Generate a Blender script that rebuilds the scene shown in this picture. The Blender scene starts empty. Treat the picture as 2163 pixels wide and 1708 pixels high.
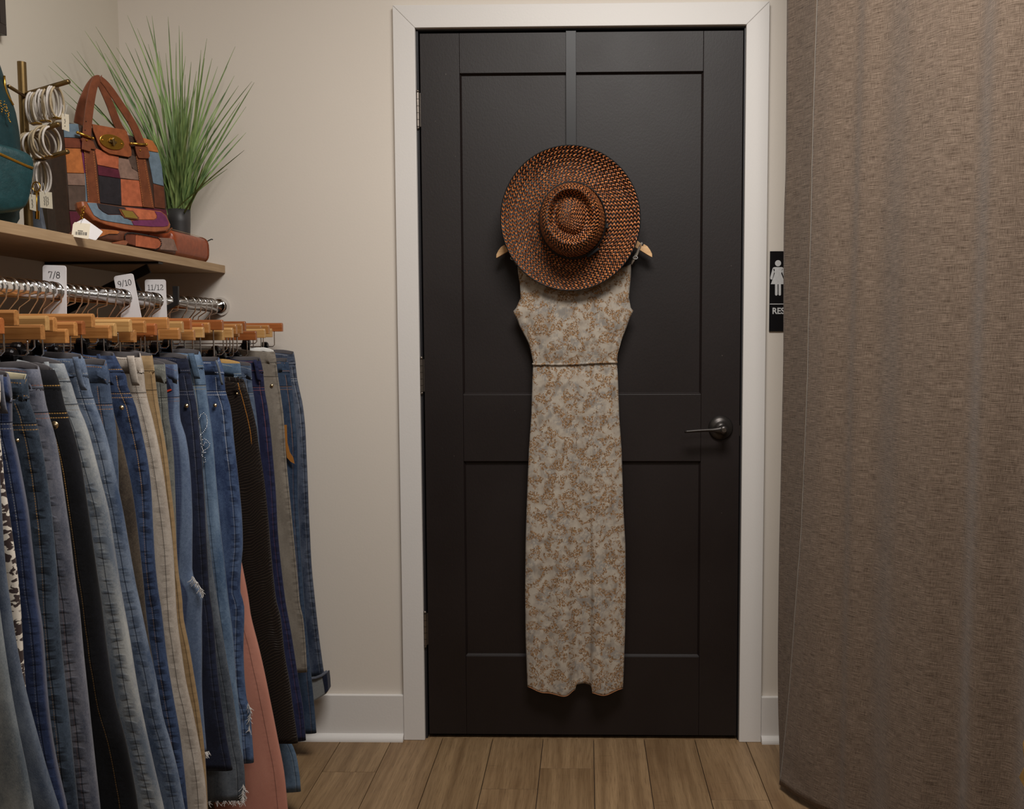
import bpy, math, random
from math import sin, cos, pi, radians
from mathutils import Vector, Matrix, noise as mnoise

random.seed(7)
SC = bpy.context.scene
COL = SC.collection

# ------------------------------------------------------------------ camera
CAMP = Vector((.0125, -2.6717, 1.1872)); FPX = 1950.0; PX, PY = 1197.3, 854.0
def cam_axes(yaw, pitch, roll):
    cy, sy, cp, sp = cos(yaw), sin(yaw), cos(pitch), sin(pitch)
    f = Vector((sy*cp, cy*cp, sp)); r = Vector((cy, -sy, 0)); u = r.cross(f)
    cr, sr = cos(roll), sin(roll)
    return cr*r + sr*u, -sr*r + cr*u, f
AR, AU, AF = cam_axes(-.0208, -.071, -.003)
cam_d = bpy.data.cameras.new('camera')
cam_d.sensor_fit = 'HORIZONTAL'; cam_d.sensor_width = 36.0
cam_d.lens = FPX/2163*36.0
cam_d.shift_x = (1081.5-PX)/2163.0
cam_d.clip_start = .05; cam_d.clip_end = 50
cam = bpy.data.objects.new('camera', cam_d)
m = Matrix((AR, AU, -AF)).transposed().to_4x4(); m.translation = CAMP
cam.matrix_world = m
COL.objects.link(cam); SC.camera = cam

def ray(x, y): return AF + AR*((x-PX)/FPX) - AU*((y-PY)/FPX)
def at(x, y, X=None, Y=None, Z=None):
    d = ray(x, y)
    i, v = (0, X) if X is not None else ((1, Y) if Y is not None else (2, Z))
    return CAMP + d*((v-CAMP[i])/d[i])
def at_plane(x, y, P, N):
    d = ray(x, y); return CAMP + d*((P-CAMP).dot(N)/d.dot(N))
def proj(p):
    v = Vector(p)-CAMP; d = v.dot(AF)
    return PX+FPX*v.dot(AR)/d, PY-FPX*v.dot(AU)/d

# ------------------------------------------------------------------ world, light, exposure
w = bpy.data.worlds.new('world'); SC.world = w; w.use_nodes = True
w.node_tree.nodes['Background'].inputs[0].default_value = (.9, .93, 1, 1)
w.node_tree.nodes['Background'].inputs[1].default_value = .05
def area(name, loc, target, size, power, color, sy=None):
    l = bpy.data.lights.new(name, 'AREA'); l.energy = power; l.color = color
    l.shape = 'RECTANGLE'; l.size = size; l.size_y = sy or size
    o = bpy.data.objects.new(name, l); o.location = loc
    o.rotation_euler = (Vector(target)-Vector(loc)).to_track_quat('-Z', 'Y').to_euler()
    COL.objects.link(o); return o
area('ceiling_panel_light', (.15, -1.5, 2.66), (.15, -1.35, 0), .9, 47, (1, .965, .92), .6)
area('rear_fill_light', (.5, -3.5, 2.66), (.3, -1.5, 0.6), .8, 11, (1, .97, .935))  # added fill from behind the camera, stands for no known lamp
SC.view_settings.view_transform = 'Standard'
SC.view_settings.look = 'None'
SC.view_settings.gamma = 1.0
SC.view_settings.use_curve_mapping = False
SC.view_settings.exposure = 0.0

# ------------------------------------------------------------------ colour / node helpers
def lin(c):
    c /= 255.0
    return c/12.92 if c <= .04045 else ((c+.055)/1.055)**2.4
def C(r, g, b, k=1.0): return (min(lin(r)*k, .95), min(lin(g)*k, .95), min(lin(b)*k, .95), 1)
class NT:
    def __init__(s, name):
        s.mat = bpy.data.materials.new(name); s.mat.use_nodes = True
        s.t = s.mat.node_tree; s.b = s.t.nodes['Principled BSDF']
    def put(s, sock, v):
        if v is None: return
        if isinstance(v, bpy.types.NodeSocket): s.t.links.new(v, sock)
        elif isinstance(v, (tuple, list)) and len(v) == 3 and sock.type == 'RGBA': sock.default_value = (*v, 1)
        else: sock.default_value = v
    def n(s, typ, out=0, ins=None, **pr):
        nd = s.t.nodes.new(typ)
        for k, v in pr.items(): setattr(nd, k, v)
        for k, v in (ins or {}).items(): s.put(nd.inputs[k], v)
        return nd.outputs[out]
    def m(s, op, a, b=None, c=None):
        return s.n('ShaderNodeMath', ins={0: a, **({1: b} if b is not None else {}), **({2: c} if c is not None else {})}, operation=op)
    def clamp(s, a): return s.n('ShaderNodeClamp', ins={0: a})
    def mix(s, f, a, b, bt='MIX'):
        nd = s.t.nodes.new('ShaderNodeMix'); nd.data_type = 'RGBA'; nd.blend_type = bt
        s.put(nd.inputs[0], f); s.put(nd.inputs[6], a); s.put(nd.inputs[7], b); return nd.outputs[2]
    def uv(s): return s.n('ShaderNodeUVMap', uv_map='UVMap')
    def obj(s): return s.n('ShaderNodeTexCoord', out=3)
    def sep(s, v):
        nd = s.t.nodes.new('ShaderNodeSeparateXYZ'); s.t.links.new(v, nd.inputs[0]); return nd.outputs
    def comb(s, x=0, y=0, z=0): return s.n('ShaderNodeCombineXYZ', ins={0: x, 1: y, 2: z})
    def scale(s, v, sc): return s.n('ShaderNodeVectorMath', ins={0: v, 1: sc}, operation='MULTIPLY')
    def add(s, v, w_): return s.n('ShaderNodeVectorMath', ins={0: v, 1: w_}, operation='ADD')
    def noise(s, v, sc=1, det=2, rough=.5, dist=0):
        return s.n('ShaderNodeTexNoise', ins={'Vector': v, 'Scale': sc, 'Detail': det, 'Roughness': rough, 'Distortion': dist})
    def ramp(s, f, lo, hi, a=0, b=1):
        return s.n('ShaderNodeMapRange', ins={0: f, 1: lo, 2: hi, 3: a, 4: b})
    def bump(s, h, dist=.001, st=1):
        return s.n('ShaderNodeBump', ins={'Height': h, 'Distance': dist, 'Strength': st})
    def fin(s, col=None, rough=None, metal=None, normal=None, spec=None, sheen=None):
        s.put(s.b.inputs['Base Color'], col); s.put(s.b.inputs['Roughness'], rough)
        s.put(s.b.inputs['Metallic'], metal); s.put(s.b.inputs['Normal'], normal)
        s.put(s.b.inputs['Specular IOR Level'], spec)
        if sheen: s.b.inputs['Sheen Weight'].default_value = sheen
        return s.mat

_pc = {}
def plain(name, col, rough=.5, metal=0, spec=.5, nz=0, nscale=200, var=.06):
    k = name
    if k in _pc: return _pc[k]
    t = NT(name); o = t.obj()
    nn = t.noise(o, nscale, 3)
    c = t.mix(t.ramp(nn, .3, .7), tuple(x*(1-var) for x in col[:3]), tuple(min(x*(1+var), 1) for x in col[:3]))
    mt = t.fin(c, rough, metal, t.bump(nn, .0006, nz) if nz else None, spec)
    _pc[k] = mt; return mt

def mat_paint(name, col, rough=.6, bump=.25, fade=None):
    t = NT(name); o = t.obj()
    n1 = t.noise(o, 170, 3, .6); n2 = t.noise(o, 1.3, 2)
    c = t.mix(t.ramp(n2, .3, .7), tuple(x*.97 for x in col[:3]), tuple(x*1.02 for x in col[:3]))
    return t.fin(c, rough, 0, t.bump(n1, .0007, bump), .35)
M_WALL = mat_paint('wall_paint', C(220, 211, 200), .75)
M_LWALL = mat_paint('left_wall_paint', C(208, 200, 186), .75)
M_TRIM = mat_paint('trim_paint', C(222, 218, 214), .42, .3)
M_CEIL = mat_paint('ceiling_paint', C(215, 212, 206), .9)
M_FAR = mat_paint('far_wall_paint', C(150, 142, 132), .8)
def mat_door():
    t = NT('door_paint'); o = t.obj()
    n1 = t.noise(t.scale(o, (1, 1, .6)), 230, 3, .6); n2 = t.noise(o, 3, 3)
    c = t.mix(t.ramp(n2, .3, .7), C(24, 16, 15)[:3], C(30, 22, 21)[:3])
    sp = t.ramp(t.noise(o, 90, 2), .78, .8)
    c = t.mix(t.m('MULTIPLY', sp, .5), c, C(110, 100, 95))
    return t.fin(c, t.ramp(n2, .2, .8, .46, .56), 0, t.bump(n1, .0006, .4), .42)
M_DOOR = mat_door()
M_JAMB = plain('jamb_black', C(34, 33, 36), .45, spec=.4)
M_BLACKMETAL = plain('black_metal', C(30, 29, 30), .42, .3)
M_BRONZE = plain('dark_bronze', C(66, 62, 60), .36, .75)
M_CHROME = plain('chrome', C(235, 235, 235), .07, 1, var=.01)
M_STEEL = plain('hinge_steel', C(120, 112, 105), .35, .9)
M_BRASS = plain('brass', C(205, 160, 70), .28, 1)
M_ABRASS = plain('antique_brass', C(120, 98, 62), .38, .9)
M_CARD = plain('white_card', C(236, 233, 234), .5, var=.01)
M_PAPER = plain('cream_paper', C(232, 222, 200), .6, var=.02)
M_INK = plain('black_ink', C(38, 37, 40), .6)
M_WHITE = plain('white_print', C(205, 205, 205), .5)
M_SIGN = plain('sign_black', C(22, 21, 23), .25)

# ------------------------------------------------------------------ mesh builder
class G:
    def __init__(s): s.v = []; s.f = []; s.uv = []; s.mi = []
    def face(s, idx, uvs=None, mi=0):
        s.f.append(tuple(idx)); s.uv.append(uvs or [(0, 0)]*len(idx)); s.mi.append(mi)
    def pts(s, ps):
        b = len(s.v); s.v += [tuple(p) for p in ps]; return b
    def box(s, lo, hi):
        x0, y0, z0 = lo; x1, y1, z1 = hi
        b = s.pts([(x0,y0,z0),(x1,y0,z0),(x1,y1,z0),(x0,y1,z0),(x0,y0,z1),(x1,y0,z1),(x1,y1,z1),(x0,y1,z1)])
        for q in ((0,3,2,1),(4,5,6,7),(0,1,5,4),(1,2,6,5),(2,3,7,6),(3,0,4,7)): s.face([b+i for i in q])
        return s
    def obox(s, c, ax, ay, az):      # oriented box: centre and three half axes
        c, ax, ay, az = map(Vector, (c, ax, ay, az))
        b = s.pts([c+i*ax+j*ay+k*az for k in (-1, 1) for i, j in ((-1,-1),(1,-1),(1,1),(-1,1))])
        for q in ((0,3,2,1),(4,5,6,7),(0,1,5,4),(1,2,6,5),(2,3,7,6),(3,0,4,7)): s.face([b+i for i in q])
        return s
    def tube(s, path, r, n=8, caps=True, closed=False):
        P = [Vector(p) for p in path]; L = len(P)
        R = r if isinstance(r, (list, tuple)) else [r]*L
        ref = None; base = len(s.v)
        for i, p in enumerate(P):
            if closed: tg = (P[(i+1) % L]-P[i-1]).normalized()
            else: tg = (P[min(i+1, L-1)]-P[max(i-1, 0)]).normalized()
            if ref is None:
                a = Vector((0, 0, 1)) if abs(tg.z) < .9 else Vector((1, 0, 0))
                ref = (a-tg*a.dot(tg)).normalized()
            else:
                ref = ref-tg*ref.dot(tg); ref = ref.normalized() if ref.length > 1e-6 else Vector((1, 0, 0))
            bi = tg.cross(ref)
            s.pts([p+R[i]*(cos(2*pi*k/n)*ref+sin(2*pi*k/n)*bi) for k in range(n)])
        for i in range(L if closed else L-1):
            j = (i+1) % L
            for k in range(n):
                k2 = (k+1) % n
                s.face([base+i*n+k, base+i*n+k2, base+j*n+k2, base+j*n+k])
        if caps and not closed:
            s.face([base+k for k in reversed(range(n))]); s.face([base+(L-1)*n+k for k in range(n)])
        return s
    def lathe(s, prof, c, axis=(0, 0, 1), n=24):
        ax = Vector(axis).normalized(); a = Vector((1, 0, 0)) if abs(ax.x) < .9 else Vector((0, 1, 0))
        e1 = (a-ax*a.dot(ax)).normalized(); e2 = ax.cross(e1); c = Vector(c); base = len(s.v)
        for r, h in prof: s.pts([c+ax*h+r*(cos(2*pi*k/n)*e1+sin(2*pi*k/n)*e2) for k in range(n)])
        for i in range(len(prof)-1):
            for k in range(n):
                k2 = (k+1) % n; s.face([base+i*n+k, base+i*n+k2, base+(i+1)*n+k2, base+(i+1)*n+k])
        return s
    def prism(s, poly, nrm, th, both=True):   # polygon (3D points) extruded along nrm by th
        nrm = Vector(nrm).normalized()*th; P = [Vector(p) for p in poly]; n = len(P)
        b = s.pts(P+[p+nrm for p in P])
        s.face([b+i for i in reversed(range(n))]); s.face([b+n+i for i in range(n)])
        for i in range(n):
            j = (i+1) % n; s.face([b+i, b+j, b+n+j, b+n+i])
        return s
    def sheet(s, rows, uvrows=None, closed_u=False):
        nr = len(rows); nc = len(rows[0]); b = len(s.v)
        for r in rows: s.pts(r)
        for i in range(nr-1):
            for k in range(nc if closed_u else nc-1):
                k2 = (k+1) % nc
                uu = None
                if uvrows: uu = [uvrows[i][k], uvrows[i][k2 if not closed_u else k+1], uvrows[i+1][k2 if not closed_u else k+1], uvrows[i+1][k]]
                s.face([b+i*nc+k, b+i*nc+k2, b+(i+1)*nc+k2, b+(i+1)*nc+k], uu)
        return s
    def sphere(s, c, r, n=10, m=6, sc=(1, 1, 1)):
        c = Vector(c); rows = []
        for i in range(m+1):
            th = pi*i/m
            rows.append([c+Vector((r*sc[0]*sin(th)*cos(2*pi*k/n), r*sc[1]*sin(th)*sin(2*pi*k/n), r*sc[2]*cos(th))) for k in range(n)])
        return s.sheet(rows, closed_u=True)
    def build(s, name, mat, parent=None, smooth=False, bevel=0, solid=0, kind=None, label=None, sub=0):
        root = parent
        while root is not None and root.parent is not None: root = root.parent
        off = root.location if root is not None else Vector((0, 0, 0))
        me = bpy.data.meshes.new(name)
        me.from_pydata([(v[0]-off[0], v[1]-off[1], v[2]-off[2]) for v in s.v], [], s.f)
        mats = mat if isinstance(mat, (list, tuple)) else [mat]
        for mm in mats: me.materials.append(mm)
        ul = me.uv_layers.new(name='UVMap'); flat = [c for u in s.uv for p in u for c in p]
        ul.data.foreach_set('uv', flat)
        me.polygons.foreach_set('material_index', s.mi)
        if smooth: me.polygons.foreach_set('use_smooth', [True]*len(s.f))
        me.update(); me.validate()
        o = bpy.data.objects.new(name, me); COL.objects.link(o)
        if parent is not None: o.parent = parent
        if solid:
            md = o.modifiers.new('solid', 'SOLIDIFY'); md.thickness = solid; md.offset = 0
        if bevel:
            md = o.modifiers.new('bevel', 'BEVEL'); md.width = bevel; md.segments = 2; md.limit_method = 'ANGLE'
        if sub:
            md = o.modifiers.new('sub', 'SUBSURF'); md.levels = sub; md.render_levels = sub
        if kind: o['kind'] = kind
        if label: o['label'] = label
        return o
def thing(name, label, cat, loc, group=None):
    o = bpy.data.objects.new(name, None); o.location = loc; o.empty_display_size = .05
    COL.objects.link(o); o['label'] = label; o['category'] = cat
    if group: o['group'] = group
    return o
def tag(o, label, cat, group=None):
    o['label'] = label; o['category'] = cat
    if group: o['group'] = group
    return o
def struct(o): o['kind'] = 'structure'; return o
def interp(tab, x):
    if x <= tab[0][0]: return tab[0][1]
    for (a, va), (b, vb) in zip(tab, tab[1:]):
        if x <= b: return va+(vb-va)*(x-a)/(b-a)
    return tab[-1][1]
def smooth_interp(tab, x):
    if x <= tab[0][0]: return tab[0][1]
    for (a, va), (b, vb) in zip(tab, tab[1:]):
        if x <= b:
            t = (x-a)/(b-a); t = t*t*(3-2*t); return va+(vb-va)*t
    return tab[-1][1]
def hermite(tab, x):
    n = len(tab)
    if x <= tab[0][0]:
        s = (tab[1][1]-tab[0][1])/(tab[1][0]-tab[0][0]); return tab[0][1]+s*(x-tab[0][0])
    if x >= tab[-1][0]:
        s = (tab[-1][1]-tab[-2][1])/(tab[-1][0]-tab[-2][0]); return tab[-1][1]+s*(x-tab[-1][0])*.8
    for i in range(n-1):
        if x <= tab[i+1][0]:
            x0, y0 = tab[i]; x1, y1 = tab[i+1]; h = x1-x0
            m0 = (tab[i+1][1]-tab[i-1][1])/(tab[i+1][0]-tab[i-1][0]) if i > 0 else (y1-y0)/h
            m1 = (tab[i+2][1]-tab[i][1])/(tab[i+2][0]-tab[i][0]) if i < n-2 else (y1-y0)/h
            t = (x-x0)/h
            return (2*t**3-3*t*t+1)*y0+(t**3-2*t*t+t)*h*m0+(-2*t**3+3*t*t)*y1+(t**3-t*t)*h*m1

# ------------------------------------------------------------------ room shell
LX = -1.317; RX = 2.2; FY = -4.3; CZ = 2.72
XoL, XiL, XiR, XoR = -.5296, -.4670, .4622, .5263
ZD0, ZD1, ZI, ZO = .012, 2.0501, 2.0598, 2.1226
g = G(); g.box((LX-.1, 0, -.02), (XiL-.006, .12, CZ)); g.box((XiR+.006, 0, -.02), (RX+.1, .12, CZ)); g.box((XiL-.006, 0, ZI+.006), (XiR+.006, .12, CZ))
struct(g.build('wall_back', M_WALL))
struct(G().box((LX-.1, FY-.1, -.02), (LX, 0, CZ)).build('wall_left', M_LWALL))
struct(G().box((RX, FY-.1, -.02), (RX+.1, 0, CZ)).build('wall_right', M_FAR))
struct(G().box((LX-.1, FY-.1, -.02), (RX+.1, FY, CZ)).build('wall_front', M_FAR))
struct(G().box((LX-.1, FY-.1, CZ), (RX+.1, .12, CZ+.1)).build('ceiling', M_CEIL))
# floor and its planks
def mat_floor():
    t = NT('vinyl_oak'); o = t.obj(); rnd = t.n('ShaderNodeObjectInfo', out=5)
    off = t.comb(t.m('MULTIPLY', rnd, 7.3), t.m('MULTIPLY', rnd, 31.7), rnd)
    p = t.add(o, off)
    warp = t.noise(t.scale(p, (5, 1.1, 1)), 1, 2)
    sp = t.sep(p)
    gx = t.m('ADD', sp[0], t.m('MULTIPLY', warp, .085))
    rings = t.noise(t.comb(t.m('MULTIPLY', gx, 40), t.m('MULTIPLY', sp[1], 1.2), 0), 1, 4, .62)
    fine = t.noise(t.comb(t.m('MULTIPLY', sp[0], 420), t.m('MULTIPLY', sp[1], 14), 0), 1, 3, .6)
    blot = t.noise(t.scale(p, (7, 2.2, 1)), 1, 2)
    cross = t.noise(t.comb(t.m('MULTIPLY', sp[0], 14), t.m('MULTIPLY', sp[1], 260), 0), 1, 2)
    c = t.mix(t.ramp(rings, .30, .70), C(114, 89, 62, 1.0), C(156, 128, 95, 1.0))
    c = t.mix(t.m('MULTIPLY', t.ramp(fine, .5, .72), .6), c, C(86, 64, 44))
    c = t.mix(t.m('MULTIPLY', t.ramp(blot, .52, .7), .4), c, C(104, 76, 50))
    c = t.mix(t.m('MULTIPLY', t.m('MULTIPLY', t.ramp(cross, .62, .7), t.ramp(blot, .5, .6)), .4), c, C(78, 58, 42))
    c = t.mix(1, c, t.comb(t.ramp(rnd, 0, 1, .92, 1.06), t.ramp(rnd, 0, 1, .92, 1.06), t.ramp(rnd, 0, 1, .9, 1.06)), 'MULTIPLY')
    return t.fin(c, .5, 0, t.bump(t.m('ADD', fine, rings), .0006, .35), .35)
M_FLOOR = mat_floor()
M_SUB = plain('subfloor', C(52, 40, 30), .9)
floor = struct(G().box((LX-.1, FY-.1, -.08), (RX+.1, .12, -.006)).build('floor', M_SUB))
PW = .15; k0 = .4835
joints = {3: [-.36, -1.58], 0: [-.19, -1.41], 2: [-.75], 1: [-.9], -1: [-.31, -1.53], -2: [-1.1], -3: [-.6], -4: [-.22, -1.44], 4: [-.9]}
for i in range(-12, 12):
    xa = k0+PW*(i-3); xb = xa+PW
    if xa >= RX or xb <= LX: continue
    xa = max(xa, LX); xb = min(xb, RX)
    js = joints.get(i+1, [-(.3+((i*.37) % 1.0)), -(1.52+((i*.37) % 1.0))])
    ys = [0.0]+js+[max(FY, js[-1]-1.22)]
    if ys[-1] > FY+.01: ys.append(FY)
    for a, b in zip(ys, ys[1:]):
        if a-b < .01: continue
        e = .0009
        G().box((xa+e, b+e, -.006), (xb-e, a-e, 0)).build('floor_plank', M_FLOOR, floor, bevel=.0008)
G().box((XiL-.006, 0, -.006), (XiR+.006, .12, -.0005)).build('threshold', M_FLOOR, floor)

# baseboards with shoe moulding
def shoe(x0, x1):
    g = G(); prof = [(0, 0), (-.019, 0)] + [(-.019*cos(a), .0185*sin(a)) for a in [i*pi/12 for i in range(1, 7)]]
    g.prism([(x0, -.014+p[0], p[1]) for p in prof], (1, 0, 0), x1-x0); return g
def bb(name, x0, x1):
    o = struct(G().box((x0, -.014, 0), (x1, 0, .1345)).build(name, M_TRIM, bevel=.002))
    shoe(x0, x1).build('shoe_moulding', M_TRIM, o); return o
bb('baseboard_back_left', LX, XoL-.0005); bb('baseboard_back_right', XoR+.0005, RX)
o = struct(G().box((LX, FY, 0), (LX+.014, -.035, .1345)).build('baseboard_left', M_TRIM, bevel=.002))

# door casing, jamb, stops
Yc = -.018
def casing(name, poly): return struct(G().prism([(x, Yc, z) for x, z in poly], (0, 1, 0), .018).build(name, M_TRIM, bevel=.0018))
casing('trim_1', [(XoL, .0), (XiL, .0), (XiL, ZI), (XoL, ZO-.0004)])
casing('trim_2', [(XiR, .0), (XoR, .0), (XoR, ZO-.0004), (XiR, ZI)])
casing('trim_3', [(XiL, ZI+.0004), (XiR, ZI+.0004), (XoR, ZO), (XoL, ZO)])
g = G(); g.box((XiL-.005, -.003, 0), (XiL+.006, .118, ZI-.0)); g.box((XiR-.0035, -.003, 0), (XiR+.005, .118, ZI)); g.box((XiL-.005, -.003, ZI-.004), (XiR+.005, .118, ZI+.005))
struct(g.build('trim_4', M_JAMB, bevel=.001))
g = G(); g.box((XiL+.005, .042, 0), (XiL+.02, .06, ZI)); g.box((XiR-.02, .042, 0), (XiR-.003, .06, ZI)); g.box((XiL, .042, ZI-.02), (XiR, .06, ZI))
struct(g.build('trim_5', M_JAMB))
g = G(); g.box((XiL-.1, .121, -.02), (XiR+.1, .14, ZI+.1)); struct(g.build('wall_corridor', M_JAMB))

# door leaf
DX0, DX1 = -.457, .457
door = bpy.data.objects.new('door_1', None); door.location = (0, .02, ZD0); COL.objects.link(door); door['kind'] = 'structure'
PL, PR = -.3450, .3455
U0, U1, L0, L1 = 1.0267, 1.9385, .2501, .8312
TH = .038
def dpart(name, lo, hi, bev=.0012): return G().box(lo, hi).build(name, M_DOOR, door, bevel=bev)
dpart('stile', (DX0, 0, ZD0), (PL, TH, ZD1)); dpart('stile', (PR, 0, ZD0), (DX1, TH, ZD1))
for a, b in ((U1, ZD1), (L1, U0), (ZD0, L0)): dpart('rail', (PL+.0003, 0, a), (PR-.0003, TH, b))
dpart('panel', (PL, .010, U0), (PR, .028, U1), 0); dpart('panel', (PL, .010, L0), (PR, .028, L1), 0)
# chamfer mouldings inside the recesses
for a, b in ((U0, U1), (L0, L1)):
    g = G(); q = .005
    for p in ([(PL, b), (PR, b), (PR-q, b-q), (PL+q, b-q)], [(PL, a), (PL+q, a+q), (PR-q, a+q), (PR, a)], [(PL, a), (PL, b), (PL+q, b-q), (PL+q, a+q)], [(PR, a), (PR-q, a+q), (PR-q, b-q), (PR, b)]):
        P = [(p[0][0], .004, p[0][1]), (p[1][0], .004, p[1][1])]
        bq = g.pts([(p[i][0], (.003 if (p[i][0] in (PL, PR) and p[i][1] in (a, b)) else .0099), p[i][1]) for i in range(4)]); g.face([bq, bq+1, bq+2, bq+3])
    g.build('panel_moulding', M_DOOR, door)
# hinges
for z in (1.8375, 1.0825, .3325):
    h = bpy.data.objects.new('hinge', None)
    g = G(); hx = -.4635
    for i in range(5):
        z0 = z-.0475+.019*i; g.lathe([(0, z0), (.0058, z0+.0003), (.0058, z0+.018), (0, z0+.0185)], (hx, -.0065, 0), n=12)
    hb = g.build('hinge', M_STEEL, door, smooth=False)
    gg = G(); gg.lathe([(0, z+.0475), (.0045, z+.048), (.0055, z+.051), (.003, z+.055), (0, z+.056)], (hx, -.0065, 0), n=10); gg.lathe([(0, z-.0555), (.004, z-.054), (.0045, z-.048), (0, z-.0476)], (hx, -.0065, 0), n=10)
    gg.build('hinge_pin', M_STEEL, hb, smooth=True)
    G().box((hx-.003, -.0035, z-.047), (hx+.0075, .001, z+.047)).build('hinge_leaf', M_STEEL, hb)
    bpy.data.objects.remove(h)
# lever handle
hc = at(1522, 903, Y=0); HXc, HZc = hc.x, hc.z
g = G(); g.lathe([(.0, 0), (.0355, 0), (.0355, -.003), (.033, -.008), (.024, -.013), (.017, -.0150), (.0155, -.024), (0, -.024)], (HXc, 0, HZc), (0, 1, 0), n=40)
hd = g.build('door_handle', M_BRONZE, door, smooth=True)
pv = at(1529, 908, Y=-.052); tip = at(1446, 911, Y=-.052)
g = G(); g.lathe([(0, -.020), (.0125, -.020), (.0125, -.046), (.0115, -.056), (.0105, -.0585), (0, -.0585)], (pv.x, 0, pv.z), (0, 1, 0), n=28)
n = 14; rows = []
for i in range(n+1):
    t = i/n; x = pv.x+(tip.x-pv.x)*t; z = pv.z+(tip.z-pv.z)*t+.0015*sin(pi*t)
    hh = interp([(0, .0115), (.12, .0085), (.3, .0050), (1, .0040)], t); y0 = -.053-.002*t; hy = interp([(0, .005), (.3, .0055), (1, .0065)], t)
    rows.append([(x, y0+hy*cos(a)*1.0, z+hh*sin(a)) for a in [2*pi*k/12 for k in range(12)]])
g.sheet(rows, closed_u=True); b0 = len(g.v)-12; g.face([b0+k for k in range(12)])
g.build('lever', M_BRONZE, hd, smooth=True)
g = G(); g.lathe([(0, -.060), (.0062, -.060), (.0066, -.0575)], (pv.x, 0, pv.z), (0, 1, 0), n=20); g.obox((pv.x, -.0605, pv.z), (.0012, 0, .0004), (0, .0005, 0), (-.0004, 0, .005))
g.build('privacy_button', M_STEEL, hd, smooth=False)
G().box((DX1-.001, .004, .905), (DX1+.0062, .016, .935)).build('latch', M_STEEL, door)

# ------------------------------------------------------------------ over-door strap, hanger, dress, hat
st = thing('over_door_hanger', 'black metal strap hooked over the top of the dark door', 'door hook', (-.028, -.004, 1.60))
g = G(); sx0, sx1 = at(1195.5, 190, Y=-.003).x, at(1217, 190, Y=-.003).x
g.box((sx0, -.0035, 1.560), (sx1, -.0005, 2.0555)); g.box((sx0, -.0035, 2.0515), (sx1, .0415, 2.0555)); g.box((sx0, .0385, 2.00), (sx1, .0415, 2.0555))
g.build('strap', M_BLACKMETAL, st, bevel=.0006)
xm = (sx0+sx1)/2
g = G(); g.tube([(xm, -.002, 1.566), (xm, -.006, 1.561), (xm, -.018, 1.556), (xm, -.032, 1.560), (xm, -.036, 1.576), (xm, -.036, 1.59)], .0035, 8)
g.build('hook', M_BLACKMETAL, st, smooth=True)

M_LWOOD = None
def mat_wood(name, a, b, ax=0, rough=.4, sc=1.0):
    t = NT(name); o = t.obj(); rnd = t.n('ShaderNodeObjectInfo', out=5)
    s = [170*sc, 170*sc, 170*sc]; s[ax] = 7*sc
    p = t.add(t.scale(o, tuple(s)), t.comb(t.m('MULTIPLY', rnd, 40), 0, t.m('MULTIPLY', rnd, 23)))
    n1 = t.noise(p, 1, 4, .6, .3); n2 = t.noise(t.scale(o, (9, 9, 9)), 1, 2)
    c = t.mix(t.ramp(n1, .3, .7), a, b)
    c = t.mix(t.m('MULTIPLY', t.ramp(n2, .3, .7), .25), c, tuple(x*.7 for x in a[:3]))
    k = t.ramp(rnd, 0, 1, .8, 1.12)
    c = t.mix(1, c, t.comb(k, k, k), 'MULTIPLY')
    return t.fin(c, rough, 0, t.bump(n1, .0003, .3), .4)
M_MAPLE = mat_wood('maple', C(190, 150, 105, 1.15), C(222, 184, 140, 1.15))
YH = -.030
hg = thing('coat_hanger', 'light maple coat hanger carrying the floral dress on the door', 'hanger', (xm, YH, 1.55))
def P(x, y, Y=YH): return at(x, y, Y=Y)
rt = [(1207, 452), (1240, 458), (1290, 481), (1330, 501), (1345, 507.5), (1352.5, 513.5), (1353.5, 518), (1357.5, 520.5), (1359.5, 515.5), (1367, 520), (1373, 528), (1377, 536), (1377.5, 543.5), (1372, 541), (1341, 522), (1290, 499), (1240, 476), (1207, 470)]
g = G(); c0 = P(1212.5, 460).x
R_ = [P(x, y) for x, y in rt]
up_, lo_ = R_[:12], R_[:11:-1]
def band(pts_top, pts_bot, y0, y1):
    pass
poly = [(p.x, YH-.006, p.z) for p in R_]; g.prism(poly, (0, 1, 0), .012)
poly = [(2*c0-p.x, YH-.006, p.z) for p in reversed(R_)]; g.prism(poly, (0, 1, 0), .012)
g.build('hanger_body', M_MAPLE, hg, bevel=.0008)
g = G(); top = P(1209, 455); hk = []
hz = 1.5665
for i in range(15):
    a = radians(-150+ i*20); hk.append((xm+.015*sin(a+pi) , YH, hz+.006+.015*-cos(a+pi)))
hk = [(xm+.017*cos(radians(a)), YH, 1.580+.017*sin(radians(a))) for a in range(200, -91, -20)]+[(xm, YH, 1.545)]
g.tube(hk, .0016, 8); g.build('hook', M_CHROME, hg, smooth=True)

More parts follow.
